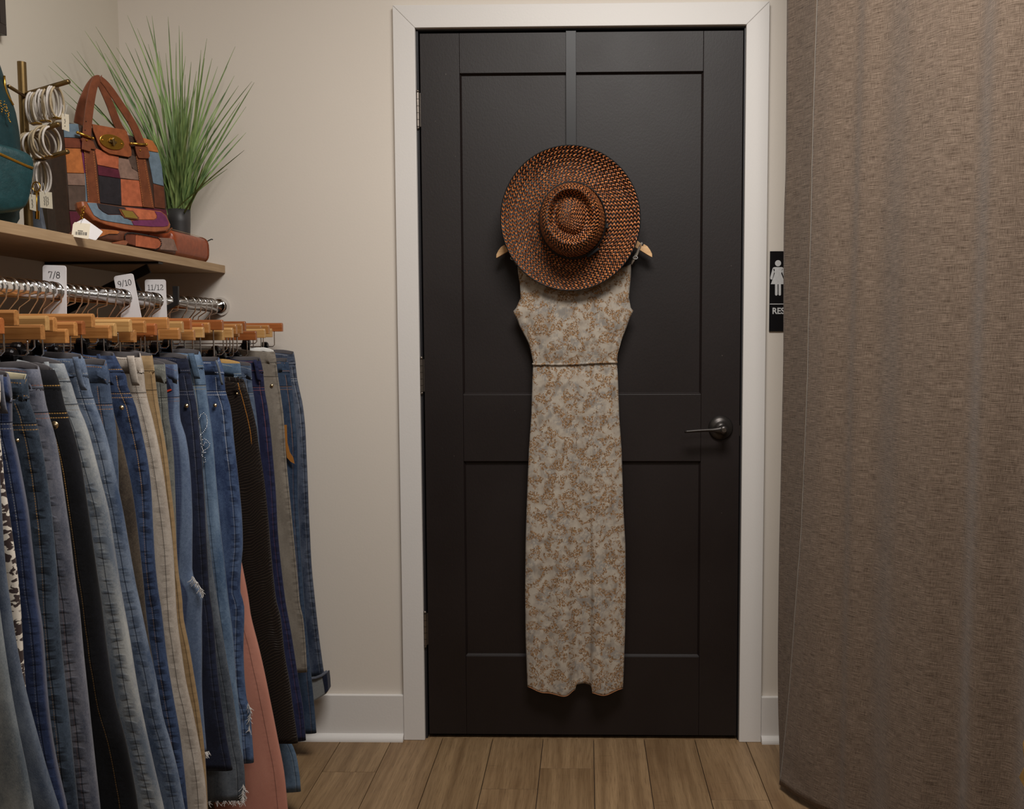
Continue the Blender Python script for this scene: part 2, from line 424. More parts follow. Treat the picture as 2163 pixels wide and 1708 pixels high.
# dress
def mat_dress():
    t = NT('floral_crepe'); o = t.obj(); sp = t.sep(o)
    p = t.comb(sp[0], sp[2], 0)
    big = t.noise(p, 42, 2, .5, .8)
    big2 = t.noise(t.add(p, (5, 3, 0)), 20, 2, .5, .4)
    w1 = t.noise(p, 160, 2); 
    wp = t.add(p, t.scale(t.n('ShaderNodeTexNoise', out=1, ins={'Vector': p, 'Scale': 120.0, 'Detail': 1.0}), (.009, .009, 0)))
    def leaves(ang, sc, thr, offs):
        q = t.n('ShaderNodeVectorRotate', ins={'Vector': t.add(wp, offs), 'Angle': ang}, rotation_type='Z_AXIS')
        q = t.scale(q, (1, .5, 1))
        d = t.n('ShaderNodeTexVoronoi', ins={'Vector': q, 'Scale': sc, 'Randomness': 1.0}, voronoi_dimensions='2D')
        return t.ramp(d, thr, thr-.1)
    lf = t.m('MAXIMUM', leaves(.5, 270., .41, (0, 0, 0)), leaves(-.7, 240., .40, (1, 2, 0)))
    mask = t.ramp(big, .47, .535)
    gl = t.m('MAXIMUM', leaves(.2, 150., .42, (3, 2, 0)), leaves(1.1, 170., .42, (6, 2, 0)))
    gm = t.ramp(big2, .50, .60)
    ground = t.mix(t.ramp(t.noise(p, 45, 2), .35, .65), C(166, 155, 142), C(184, 174, 160))
    soft = t.ramp(t.noise(t.scale(t.add(p, (9, 9, 0)), (1, .6, 1)), 38, 2), .53, .66)
    c = t.mix(t.m('MULTIPLY', soft, .6), ground, C(116, 108, 100))
    c = t.mix(t.m('MULTIPLY', t.m('MULTIPLY', gl, gm), .6), c, C(132, 130, 128))
    och = t.mix(t.ramp(w1, .4, .6), C(104, 74, 42), C(154, 114, 70))
    c = t.mix(t.m('MULTIPLY', t.m('MULTIPLY', lf, mask), .9), c, och)
    fn = t.noise(p, 1500, 2)
    return t.fin(c, .85, 0, t.bump(fn, .0003, .3), .15, sheen=.1)
M_DRESS = mat_dress()
M_STITCH = plain('hem_stitch', C(176, 118, 78), .8)
dz = lambda y, Y=-.048: P(1210, y, Y).z
YD = -.044
left_px = [(1093, 560), (1094, 575), (1098, 600), (1100, 640), (1092, 648), (1083, 658), (1092, 674), (1098, 690), (1110, 712), (1118, 728), (1123, 750), (1126, 766), (1125, 790), (1122, 880), (1117, 950), (1112, 1080), (1110, 1150), (1109, 1250), (1110, 1350), (1114, 1452)]
right_px = [(1333, 557), (1333, 575), (1331, 600), (1327, 640), (1331, 648), (1338, 656), (1331, 670), (1324, 690), (1314, 716), (1309, 732), (1304, 750), (1303, 766), (1305, 790), (1308, 880), (1313, 950), (1317, 1080), (1321, 1150), (1322, 1250), (1320, 1350), (1316, 1455)]
dress = thing('sundress', 'sleeveless cream maxi dress with ochre and grey leaf print hanging on the door', 'dress', (-.03, YD, .2))
LT = sorted([(P(x, y, YD).z, P(x, y, YD).x) for x, y in left_px]); RT = sorted([(P(x, y, YD).z, P(x, y, YD).x) for x, y in right_px])
ztop = RT[-1][0]; zbot = LT[0][0]
zn = 150
def hemz(u):    # u 0..1 across
    px = 1112+u*206
    return P(1210, smooth_interp([(1112, 1452), (1150, 1462), (1190, 1465), (1216, 1458), (1218, 1447), (1234, 1445), (1249, 1447), (1251, 1459), (1280, 1464), (1316, 1455)], px), YD).z
def dress_y(u, z, side=1):
    # bulge of cloth away from the door plus the centre box pleat and soft folds
    e = max(0, 1-abs(2*u-1)**6)
    waist = P(1210, 768, YD).z
    b = .014*e
    down = max(0, min(1, (waist-.12-z)/.75))
    pl = smooth_interp([(0, 0), (.42, 0), (.50, 1), (.54, 1), (.655, 1), (.68, .0), (1, 0)], u)
    b -= .017*pl*down
    b += .011*down*(math.exp(-((u-.40)/.10)**2)+math.exp(-((u-.76)/.10)**2))
    b += .0022*sin(u*19+z*3)*e*min(1, .4+down)
    gat = math.exp(-((z-waist)/.035)**2)
    b -= .006*gat*e; b += .0022*gat*sin(u*70)*e
    if z > waist: b += .0035*math.exp(-((u-.10)/.03)**2)*-1+.0035*math.exp(-((u-.92)/.02)**2)*-1
    b += .002*(mnoise.noise(Vector((u*5, z*5, 3.1))))*e
    return YD+.006-b
# front of bodice + skirt, neckline scooped under the hat
nU = 72
us = [i/nU for i in range(nU+1)]
rows = []
for j in range(zn+1):
    t = j/zn; row = []
    for u in us:
        zt = ztop - .032*sin(pi*u)**.8 if 0 < u < 1 else ztop
        zb = hemz(u); z = zb+(zt-zb)*t
        xl = interp(LT, max(z, LT[0][0])); xr = interp(RT, max(z, RT[0][0]))
        row.append((xl+(xr-xl)*u, dress_y(u, z), z))
    rows.append(row)
g = G(); g.sheet(rows); g.build('front_panel', M_DRESS, dress, smooth=True, solid=.0012)
rows = []
for j in range(40):
    t = j/39; row = []
    for i in range(21):
        u = i/20; zt = ztop-.05*sin(pi*u); zb = P(1210, 1443, YD).z; z = zb+(zt-zb)*t
        xl = interp(LT, max(z, LT[0][0])); xr = interp(RT, max(z, RT[0][0]))
        row.append((xl+(xr-xl)*u*.998+.0004, YD+.0085+.004*(1-abs(2*u-1)**4), z))
    rows.append(row)
G().sheet(rows).build('back_panel', M_DRESS, dress, smooth=True, solid=.0012)
for L_ in ([(1107, 612), (1111, 660), (1118, 720), (1130, 764)], [(1322, 612), (1321, 660), (1312, 720), (1299, 764)]):
    q_ = []
    for i in range(12):
        t = i/11*3; k = min(2, int(t)); x = L_[k][0]+(L_[k+1][0]-L_[k][0])*(t-k); y = L_[k][1]+(L_[k+1][1]-L_[k][1])*(t-k); p = P(x, y, YD); xl = interp(LT, p.z); xr = interp(RT, p.z)
        q_.append((p.x, dress_y((p.x-xl)/(xr-xl), p.z)-.0004, p.z))
    G().tube(q_, .0011, 6).build('side_seam', M_DRESS, dress, smooth=True)
# hem stitching
for ua, ub in ((0.01, .49), (.68, .99)):
    pts_ = []
    for i in range(24):
        u = ua+(ub-ua)*i/23; z = hemz(u)+.0008; xl = interp(LT, max(z, LT[0][0])); xr = interp(RT, max(z, RT[0][0]))
        pts_.append((xl+(xr-xl)*u, dress_y(u, z)-.0006, z))
    G().tube(pts_, .0009, 6).build('hem', M_STITCH, dress, smooth=True)
# straps and slider
for sgn in (1, -1):
    def mx(p):
        p = Vector(p); p.x = p.x if sgn > 0 else 2*c0-p.x; return p
    a = [mx(P(1334, 558, YD)), mx(P(1339, 549, -.042)), mx(P(1345, 538, -.041)), mx(P(1350, 524, -.040)), mx(P(1354.5, 515, -.034)), mx(P(1355.5, 513.5, -.026)), mx(P(1354, 517, -.019)), mx(P(1345, 533, -.018)), mx(P(1334, 556, -.028))]
    g = G(); g.tube(a, [.0022, .0028, .0034, .0036, .0034, .003, .003, .003, .003], 8)
    s_ = g.build('strap', M_DRESS, dress, smooth=True)
    g = G(); c = mx(P(1342, 544, -.046)); g.tube([c+Vector((.0062*cos(a_), 0, .0042*sin(a_))) for a_ in [2*pi*k/14 for k in range(14)]], .0013, 6, closed=True); g.build('slider', M_WHITE, s_, smooth=True)
# waist tie
g = G(); pts_ = []
for i in range(50):
    u = -.005+1.01*i/49; z = P(1210, 767+2*sin(u*5)+1.5*(u < .1), YD).z; xl = interp(LT, z); xr = interp(RT, z)
    pts_.append((xl+(xr-xl)*u, dress_y(min(max(u, 0), 1), z)-.004-.0007*sin(i*1.3), z+.0004*sin(i*2.1)))
g.tube(pts_, [.0032+.0005*sin(i*1.7) for i in range(50)], 8); g.build('waist_tie', M_DRESS, dress, smooth=True)

# hat
def mat_straw():
    t = NT('braided_straw'); u = t.sep(t.uv())
    tt = t.m('ABSOLUTE', t.m('SUBTRACT', t.m('FRACT', u[1]), .5))
    nz = t.noise(t.comb(t.m('FLOOR', u[0]), t.m('FLOOR', u[1]), 0), 3.7, 1)
    ph = t.m('FRACT', t.m('ADD', t.m('ADD', u[0], t.m('MULTIPLY', tt, 1.25)), t.m('MULTIPLY', t.noise(t.scale(t.uv(), (1.1, 1.1, 1)), 1, 1), .35)))
    bar = t.clamp(t.m('MULTIPLY', t.m('SUBTRACT', .255, t.m('ABSOLUTE', t.m('SUBTRACT', ph, .5))), 14))
    val = t.noise(t.scale(t.uv(), (.9, .9, 1)), 1.9, 2)
    o_ = t.mix(t.ramp(val, .38, .70), C(108, 50, 22, 1.0), C(232, 146, 84, 1.05))  # straw highlights put into the colour by noise
    k_ = t.mix(t.ramp(nz, .52, .70), C(10, 7, 6), C(44, 44, 45))  # grey glints put into the colour of some dark cells
    c = t.mix(bar, k_, o_)
    h = t.m('ADD', t.m('MULTIPLY', t.m('SINE', t.m('MULTIPLY', ph, 2*pi)), .5), bar)
    return t.fin(c, .5, 0, t.bump(h, .0014, .7), .3)
M_STRAW = mat_straw()
hatc = at(1205, 462, Y=-.085); hat = thing('straw_hat', 'wide-brimmed rust and black braided straw hat hung over the top of the dress', 'hat', (hatc.x, -.085, hatc.z))
RW, RH = (at(1352, 462, Y=-.085).x-at(1058, 462, Y=-.085).x)/2, (at(1205, 310, Y=-.085).z-at(1205, 614, Y=-.085).z)/2
CO = at(1209.5, 467, Y=-.085)        # crown base centre
CW, CH = 69/752*1.0, 78/752*1.0
def brim_pt(th, s):       # s 0 inner .. 1 outer
    ex, ez = hatc.x+RW*cos(th), hatc.z+RH*sin(th)
    ix, iz = CO.x+CW*cos(th), CO.z+CH*sin(th)
    x = ix+(ex-ix)*s; z = iz+(ez-iz)*s
    up = .5+.5*sin(th)
    y = -.085 + .017*math.sin(pi*s)*(.3+.7*up) - .012*s*s*(.3+.7*up)+.004*sin(2*th+.6)*s + .002*sin(3*th)*s
    return Vector((x, y, z))
def ring_rows(fn, nrow, relief, seg=180, sub=4, name='brim', pitch=.0128, flip=False):
    g = G()
    for r in range(nrow):
        ring = []
        for q in range(sub+1):
            s = (r+q/sub)/nrow; row = []
            for k in range(seg):
                th = 2*pi*k/seg; p, nn = fn(th, s)
                row.append(p+nn*relief*(sin(pi*q/sub)))
            ring.append(row)
        mid = ring[sub//2]; per = sum((mid[k]-mid[k-1]).length for k in range(seg)); N = max(4, round(per/pitch))
        b = len(g.v)
        for rr in ring: g.pts(rr)
        for q in range(sub):
            for k in range(seg):
                k2 = (k+1) % seg
                g.face([b+q*seg+k, b+q*seg+k2, b+(q+1)*seg+k2, b+(q+1)*seg+k],
                       [(N*k/seg, r+q/sub), (N*(k+1)/seg, r+q/sub), (N*(k+1)/seg, r+(q+1)/sub), (N*k/seg, r+(q+1)/sub)])
    return g
g = ring_rows(lambda th, s: (brim_pt(th, s), Vector((0, -1, 0))), 10, .0007, pitch=.0112)
g.build('brim', M_STRAW, hat, smooth=True, solid=.002)
pts_ = [brim_pt(2*pi*k/180, 1.0) for k in range(180)]
G().tube(pts_, .0016, 6, closed=True).build('brim_edge', M_STRAW, hat, smooth=True)
def crown_pt(th, s):      # s 0 base .. 1 apex
    A_ = (.88, .97)       # taper
    HT = .088
    if s < .42:
        t = s/.42; sc = 1-.10*t-.05*t*t; h = HT*t
        if t > .85: sc -= .05*((t-.85)/.15)**2; 
        lean = Vector((-.004, 0, -.002))*t
        return Vector((CO.x+CW*sc*cos(th), -.086-h, CO.z+CH*sc*sin(th)))+lean
    t = (s-.42)/.58       # 0 rim .. 1 centre
    sc = .80*(1-t)
    # teardrop: narrow toward the bottom front of the crown
    a = th; pinch = 1-.34*math.exp(-((math.atan2(sin(a+pi/2+.25), cos(a+pi/2+.25)))/.75)**2)*min(1, t*2.2)
    sx = 1-.20*min(1, t*2.5)*(1-math.exp(-((math.atan2(sin(a-pi/2), cos(a-pi/2)))/.7)**2))
    ridge = .012*math.exp(-((t-.10)/.08)**2); groove = -.015*math.exp(-((t-.30)/.11)**2); dome = .013*max(0, 1-((1-t)/.68)**2)
    k = .55+.45*(.5+.5*sin(th))
    h = HT+ridge+groove*k+dome-.004*t
    return Vector((CO.x-.004+CW*sc*cos(th)*sx*pinch-.002*t, -.086-h, CO.z-.002+CH*sc*sin(th)*pinch+.004*t))
def cfn(th, s):
    p = crown_pt(th, s); c = Vector((CO.x, -.10, CO.z)); return p, (p-c).normalized()
g = ring_rows(cfn, 18, .0006, seg=140, sub=4, pitch=.0092)
g.build('crown', M_STRAW, hat, smooth=True)
g = G(); rows = []
for (sc, h) in ((1.02, .0), (1.025, .004), (1.015, .026), (.985, .0275)):
    rows.append([(CO.x+CW*sc*cos(2*pi*k/96), -.087-h, CO.z+CH*sc*sin(2*pi*k/96)) for k in range(96)])
g.sheet(rows, closed_u=True)
M_BAND = plain('black_ribbon', C(18, 17, 18), .7)
hb_ = g.build('hat_band', M_BAND, hat, smooth=True)
for th, w_ in ((-.95, .02), (-.15, .006)):
    g = G()
    c = Vector((CO.x+CW*1.05*cos(th), -.099, CO.z+CH*1.05*sin(th))); tg = Vector((-sin(th), 0, cos(th))); g.obox(c, tg*w_, Vector((0, .011, 0)), Vector((cos(th), 0, sin(th)))*.0035)
    g.build('ribbon_bow', M_BAND, hb_, bevel=.001)

# ------------------------------------------------------------------ restroom sign
sgx, sgz0, sgz1 = .5378, 1.2066, 1.4345
sign = thing('restroom_sign', 'black restroom sign with a white woman figure beside the door trim, half hidden by curtain', 'sign', (sgx+.076, -.003, sgz0))
G().box((sgx, -.005, sgz0), (sgx+.152, -.0003, sgz1)).build('sign_plate', M_SIGN, sign, bevel=.001)
YS = -.0053
def S(x, y): return at(x, y, Y=YS)
g = G(); c = S(1643.4, 555.8)
g.prism([(c.x+.0087*cos(2*pi*k/28), YS, c.z+.0087*sin(2*pi*k/28)) for k in range(28)], (0, -1, 0), .0009)
def pp(L): g.prism([tuple(S(x, y)) for x, y in L], (0, -1, 0), .0009)
pp([(1635, 564), (1652, 564), (1654, 568), (1650, 577), (1658.6, 600), (1628.2, 600), (1636.5, 577), (1633, 568)])
pp([(1634, 564.3), (1636.5, 570), (1631, 590), (1627.8, 590), (1626.6, 587), (1632, 566.5)])
pp([(1653, 564.3), (1655, 566.5), (1661.5, 587), (1660.2, 590), (1657, 590), (1650.5, 570)])
pp([(1637, 600), (1642.3, 600), (1642.3, 622), (1640.5, 624), (1638.5, 624), (1637, 622)])
pp([(1644.3, 600), (1649.6, 600), (1649.6, 622), (1648, 624), (1646, 624), (1644.3, 622)])
g.build('woman_figure', M_WHITE, sign)
a = S(1627, 642); G().box((sgx+.001, YS-.0009, a.z-.0010), (sgx+.151, YS, a.z+.0010)).build('dividing_line', M_WHITE, sign)
def text_mesh(txt, size, loc, name, mat, parent, ext=.0005, off=.0, rot=(pi/2, 0, 0), sx=1):
    cu = bpy.data.curves.new('t', 'FONT'); cu.body = txt; cu.size = size; cu.extrude = ext; cu.offset = off
    o = bpy.data.objects.new('t', cu); COL.objects.link(o)
    dg = bpy.context.evaluated_depsgraph_get(); dg.update()
    me = bpy.data.meshes.new_from_object(o.evaluated_get(dg)); bpy.data.objects.remove(o)
    from mathutils import Euler
    Rm = Euler(rot).to_matrix().to_4x4(); me.transform(Matrix.Translation(Vector(loc)) @ Rm @ Matrix.Diagonal((sx, 1, 1, 1)))
    root = parent
    while root.parent: root = root.parent
    me.transform(Matrix.Translation(-root.location)); me.materials.clear(); me.materials.append(mat); me.name = name
    ob = bpy.data.objects.new(name, me); COL.objects.link(ob); ob.parent = parent; return ob
b = S(1630.8, 662.5)
text_mesh('RESTROOM', .0245, (b.x, YS-.0005, b.z), 'lettering', M_WHITE, sign, off=.0006, sx=.93)
g = G(); b = S(1657, 674)
for i in range(9):
    for j in range(3):
        if (i*7+j*5+i*j) % 3 != 1: g.sphere((b.x+.0035*(i % 2)+.009*(i//2), YS-.0002, b.z+.003-.003*j), .0009, 8, 4)
g.build('braille', M_WHITE, sign, smooth=True)

# ------------------------------------------------------------------ curtain
def mat_linen(name='taupe_linen', k=1.0):
    t = NT(name); uv = t.uv(); s_ = t.sep(uv)
    wv = t.noise(uv, 30, 2)
    du = t.m('ADD', s_[0], t.m('MULTIPLY', wv, .004)); dv = t.m('ADD', s_[1], t.m('MULTIPLY', wv, .004))
    weft = t.noise(t.comb(t.m('MULTIPLY', du, 38), t.m('MULTIPLY', dv, 850), 0), 1, 2, .6)
    warp = t.noise(t.comb(t.m('MULTIPLY', du, 1000), t.m('MULTIPLY', dv, 50), 7), 1, 2, .6)
    slub = t.noise(t.comb(t.m('MULTIPLY', du, 13), t.m('MULTIPLY', dv, 480), 3), 1, 2, .5)
    grain = t.noise(t.scale(uv, (700, 700, 1)), 1, 2)
    h = t.m('ADD', t.m('ADD', t.m('MULTIPLY', t.ramp(weft, .3, .7), 1.15), t.m('MULTIPLY', t.ramp(warp, .3, .7), .75)), t.m('ADD', t.m('MULTIPLY', t.ramp(slub, .35, .75), .3), t.m('MULTIPLY', grain, .5)))
    f = t.ramp(h, .5, 2.0)
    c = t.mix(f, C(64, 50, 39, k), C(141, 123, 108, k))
    return t.fin(c, .9, 0, t.bump(h, .0006, .6), .1, sheen=.15)
M_LINEN = mat_linen(); M_LINEN_SHADED = mat_linen('taupe_linen_shaded', .80)  # second linen is a darker copy, painting the side hem's shade into its colour
left_e = [(0, 1663), (150, 1662), (350, 1660), (450, 1657), (550, 1656), (750, 1655), (1000, 1650), (1250, 1645), (1480, 1644), (1600, 1647), (1650, 1647)]
seam_e = [(0, 1728), (300, 1719), (600, 1711), (800, 1707), (1100, 1695), (1250, 1683), (1450, 1668), (1600, 1655), (1650, 1649)]
cur = thing('curtain', 'long taupe linen curtain hanging to the floor beside the restroom door', 'curtain', (.75, -.7, .012))
zs = [.016+(2.43-.016)*i/120 for i in range(121)]
E_ = Vector((1.02, -1.16))
def zpy(z): return proj((.53, -.32, z))[1]
tab_f = [(1700, .004), (1745, .004), (1790, -.006), (1815, .001), (1850, -.009), (1925, .010), (1975, .009), (2035, -.013), (2100, .011), (2160, -.012), (2230, .01), (2320, -.012), (2420, .01), (2560, -.01), (2800, .01)]
rowsA, uvA, rowsB, uvB, seamL, botL = [], [], [], [], [], []
for z in zs:
    y = zpy(z); yl = max(0, min(1650, y)); xl = hermite(left_e, yl) if y > 0 else 1663
    xs = interp(seam_e, yl); wd = (xs-xl)/65.0
    Pl = at(xl, y, Y=-.30); Ys = -.302-.105*wd; Ps = at(xs, y, Y=Ys)
    rA = []; uA = []
    nA = 10
    for i in range(nA+1):
        t = i/nA; x = Pl.x+(Ps.x-Pl.x)*t; yy = -.30+(Ys+.30)*t + .006*sin(pi*t)*wd + .002*mnoise.noise(Vector((t*3, z*4, 0)))
        rA.append((x, yy, z)); uA.append((t*.08, z))
    # little return behind the edge
    rA.insert(0, (Pl.x+.022, -.285, z)); uA.insert(0, (-.02, z)); rA.insert(1, (Pl.x+.003, -.291, z)); uA.insert(1, (-.008, z))
    rowsA.append(rA); uvA.append(uA)
    S0 = Vector((Ps.x, Ys)); d = (E_-S0); Ln = d.length; d.normalize(); nn = Vector((d.y, -d.x)); nn = nn if nn.x < 0 else -nn
    rB = []; uB = []; nB = 150
    for i in range(nB+1):
        s = Ln*i/nB; q = S0+d*s; pxm = proj((q.x, q.y, 1.1))[0]
        ph = 4*sin(z*1.7)
        amp = (.75+.35*(2.4-z)/2.4)
        off = smooth_interp(tab_f, pxm+ph+ (1.2-z)*6)*amp*1.5*min(1, s/.05) + .0022*mnoise.noise(Vector((s*9, z*2.2, 1.7))) + .0014*mnoise.noise(Vector((s*6, z*26+s*9, 4)))*(1+3.5*max(0, 1-z/.3)*max(0, 1-s/.3))
        lift = .0 if z > .3 else .012*(1-z/.3)*mnoise.noise(Vector((s*6, 2, 2)))
        q = q+nn*(off+lift*.5+.0022)
        zz = z + (.006*mnoise.noise(Vector((s*6, 0, 0))) if z < .1 else 0)
        rB.append((q.x, q.y, zz)); uB.append((.09+s, z))
    rowsB.append(rB); uvB.append(uB); seamL.append(Vector(rB[0])+Vector((-.0006, -.0006, 0)))
    if z == zs[0]: botL = [Vector(p) for p in rB]
g = G(); g.sheet(rowsB, uvB); g.build('curtain_panel', M_LINEN, cur, smooth=True, solid=.0025)
g = G(); g.sheet(rowsA, uvA); g.build('side_hem', M_LINEN_SHADED, cur, smooth=True, solid=.002)
M_SEAM = plain('seam_thread', C(150, 142, 132), .8)
G().tube(seamL, .0011, 5).build('seam', M_SEAM, cur, smooth=True)
rod = thing('curtain_rod', 'black curtain rod above the taupe curtain, out of the frame', 'curtain rod', (.75, -.7, 2.45))
g = G(); g.tube([(.50, -.245, 2.445), (1.05, -1.21, 2.445)], .0125, 14); g.build('rod', M_BLACKMETAL, rod, smooth=True)
for x_, y_ in ((.505, -.25), (1.045, -1.20)): G().tube([(x_, y_, 2.445), (x_, y_, CZ)], .006, 8).build('ceiling_bracket', M_BLACKMETAL, rod, smooth=True)

# ------------------------------------------------------------------ shelf, bracket, rail
SX = -1.030; SZ1, SZ0 = 1.4012, 1.3795
M_OAKSH = mat_wood('shelf_laminate', C(160, 132, 98, 1.0), C(184, 156, 122, 1.0), ax=1, rough=.5)
RAILX, RAILZ, RAILR = -1.047, 1.2835, .0175
shelf = tag(G().box((LX+.0005, -2.15, SZ0), (SX, -.002, SZ1)).build('wall_shelf', M_OAKSH, bevel=.0008), 'long pale oak shelf on the left wall above the rail of trousers', 'shelf')
def bracket(yb, label):
    br = thing('shelf_bracket', label, 'bracket', (LX+.01, yb, 1.16), 'black brackets under the oak shelf')
    h = .0125
    G().box((LX+.001, yb-h, SZ0-.0055), (-1.034, yb+h, SZ0-.0003)).build('arm', M_BLACKMETAL, br, bevel=.0006)
    G().box((LX+.001, yb-h, 1.15), (LX+.0065, yb+h, SZ0-.0056)).build('wall_plate', M_BLACKMETAL, br, bevel=.0006)
    a = Vector((-1.064, yb, SZ0-.016)); b = Vector((LX+.008, yb, 1.247)); d = (b-a); c = (a+b)/2; nn = Vector((d.z, 0, -d.x)).normalized()
    G().obox(c, d/2, Vector((0, .003, 0)), nn*.0115).build('brace', M_BLACKMETAL, br, bevel=.0006)
    m_ = a+d*.18; HX_ = at(372, 625, Y=-.40).x
    path = [m_, m_+Vector((.022, 0, -.045)), (RAILX-.030, yb, RAILZ+.004), (RAILX-.025, yb, RAILZ-.016), (RAILX-.006, yb, RAILZ-.028), (RAILX+.014, yb, RAILZ-.024), (max(HX_, RAILX+.0262), yb, RAILZ-.006), (max(HX_, RAILX+.0262), yb, RAILZ+.036)]
    g = G()
    rows = []
    for i, p in enumerate(path):
        p = Vector(p); q0 = Vector(path[max(i-1, 0)]); q1 = Vector(path[min(i+1, len(path)-1)]); tg = (q1-q0).normalized(); nn = Vector((tg.z, 0, -tg.x))
        hh = .004; qq = .0068; rows.append([p+nn*qq+Vector((0, -hh, 0)), p+nn*qq+Vector((0, hh, 0)), p-nn*qq+Vector((0, hh, 0)), p-nn*qq+Vector((0, -hh, 0))])
    g.sheet(rows, closed_u=True); g.face([3, 2, 1, 0]); bq = len(g.v)-4; g.face([bq, bq+1, bq+2, bq+3])
    g.build('rail_hook', M_BLACKMETAL, br, bevel=.0005)
    gg = G(); gg.lathe([(0, -.0025), (.004, -.0018), (.0045, 0)], m_+Vector((0, -h, 0)), (0, 1, 0), n=10); gg.build('screw', M_STEEL, br, smooth=True)
bracket(-.40, 'black shelf bracket with rail hook, behind the 9/10 size divider')
rail = thing('clothes_rail', 'chrome clothes rail under the oak shelf holding all the trousers', 'clothes rail', (RAILX, -.5, RAILZ))
G().tube([(RAILX, -2.15, RAILZ), (RAILX, -.006, RAILZ)], RAILR, 28).build('tube', M_CHROME, rail, smooth=True)
G().lathe([(0, -.0005), (.0265, -.0005), (.0265, -.005), (.0225, -.0085), (.0205, -.017), (.0178, -.018)], (RAILX, 0, RAILZ), (0, 1, 0), n=32).build('wall_flange', M_CHROME, rail, smooth=True)
bracket(-2.10, 'black shelf bracket near the rail end outside the frame')

# ------------------------------------------------------------------ size dividers
def stroke(paths, w, org, ux, uz, nrm, name, parent):
    g = G()
    for pth in paths:
        P_ = [org+ux*x+uz*z for x, z in pth]
        n = len(P_)
        L, R = [], []
        for i in range(n):
            tg = (P_[min(i+1, n-1)]-P_[max(i-1, 0)]).normalized(); s_ = tg.cross(nrm).normalized()*w/2; L.append(P_[i]+s_); R.append(P_[i]-s_)
        b = g.pts([p for q in zip(L, R) for p in q]+[p-nrm*.0003 for q in zip(L, R) for p in q])
        for i in range(n-1):
            g.face([b+2*i, b+2*i+1, b+2*i+3, b+2*i+2]); k = 2*n; g.face([b+k+2*i+2, b+k+2*i+3, b+k+2*i+1, b+k+2*i])
            g.face([b+2*i, b+2*i+2, b+k+2*i+2, b+k+2*i]); g.face([b+2*i+3, b+2*i+1, b+k+2*i+1, b+k+2*i+3])
    return g.build(name, M_INK, parent)
def arc(cx, cy, rx, ry, a0, a1, n=14): return [(cx+rx*cos(radians(a0+(a1-a0)*i/n)), cy+ry*sin(radians(a0+(a1-a0)*i/n))) for i in range(n+1)]
GL = {'7': [[(.08, .8), (.08, 1), (.62, 1), (.3, 0)]], '8': [arc(.35, .75, .22, .23, 0, 360), arc(.35, .27, .27, .26, 0, 360)],
      '9': [arc(.35, .69, .25, .30, 0, 360), arc(.28, .62, .32, .62, 0, -75)], '1': [[(.12, .82), (.36, 1), (.36, 0)], [(.12, 0), (.60, 0)]],
      '0': [arc(.35, .5, .26, .5, 0, 360)], '2': [arc(.34, .72, .25, .27, 160, -30)+[(.08, .02), (.64, .02), (.64, .16)]], '/': [[(.08, -.12), (.46, 1.1)]]}
WD = {'1': .66, '/': .52}
def divider(txt, x0, x1, ytop, tilt, label):
    xc_ = (x0+x1)/2
    yb = at(xc_, 610, X=RAILX).y
    dd = at(x1, ytop, Y=yb).x-at(x0, ytop, Y=yb).x; W2 = dd/2/cos(radians(tilt)) if tilt else dd/2
    zt = at(xc_, ytop, Y=yb).z; H_ = .150
    dv = thing('size_divider', label, 'size divider', (RAILX, yb, zt-H_), 'white size dividers on the rail')
    cen = Vector((at(xc_, ytop, Y=yb).x, yb, zt)); a = radians(-tilt)
    ux = Vector((cos(a), 0, sin(a))); uz = Vector((-sin(a), 0, cos(a))); nr = Vector((0, -1, 0))
    r = .006; out = []
    for cx, cz, a0 in ((W2-r, -r, 0), (-W2+r, -r, 90)):
        out += [(cx+r*cos(radians(a0+k*18)), cz+r*sin(radians(a0+k*18))) for k in range(6)]
    # left side opened by the rail slot
    rc = Vector((RAILX, yb, RAILZ))-cen; rx_, rz_ = rc.dot(ux), rc.dot(uz); R2 = RAILR+.003
    ang0 = 150
    left = [(-W2, rz_+R2*.5)] if rx_-R2*.87 > -W2 else []
    out += left + [(max(-W2+.0, rx_+R2*cos(radians(k))), rz_+R2*sin(radians(k))) for k in range(150, -151, -20)] + ([(-W2, rz_-R2*.5)] if left else [])
    out += [(-W2, -H_), (W2, -H_)]
    seen = []
    for p in out:
        if not seen or (abs(p[0]-seen[-1][0])+abs(p[1]-seen[-1][1])) > 1e-5: seen.append(p)
    poly = [cen+ux*x+uz*z+nr*.001 for x, z in seen]
    G().prism(poly, (0, 1, 0), .002).build('card', M_CARD, dv)
    sz = .0125; wtot = sum(WD.get(c, .72) for c in txt)*sz
    x = -wtot/2; zz = -.0255
    for c in txt:
        stroke([[(px*sz, pz*sz) for px, pz in s_] for s_ in GL[c]], .0012, cen+ux*x+uz*zz+nr*.0014, ux, uz, nr, 'numeral' if c != '/' else 'slash', dv); x += WD.get(c, .72)*sz
    return dv
divider('7/8', 90.5, 140, 560, 2, 'upright white size divider reading 7/8, nearest the camera on the chrome rail')
divider('9/10', 240, 281, 580, -9, 'tilted white size divider reading 9/10 on the chrome rail')
divider('11/12', 306, 350, 590, 0, 'straight white size divider reading 11/12, closest to the back wall')

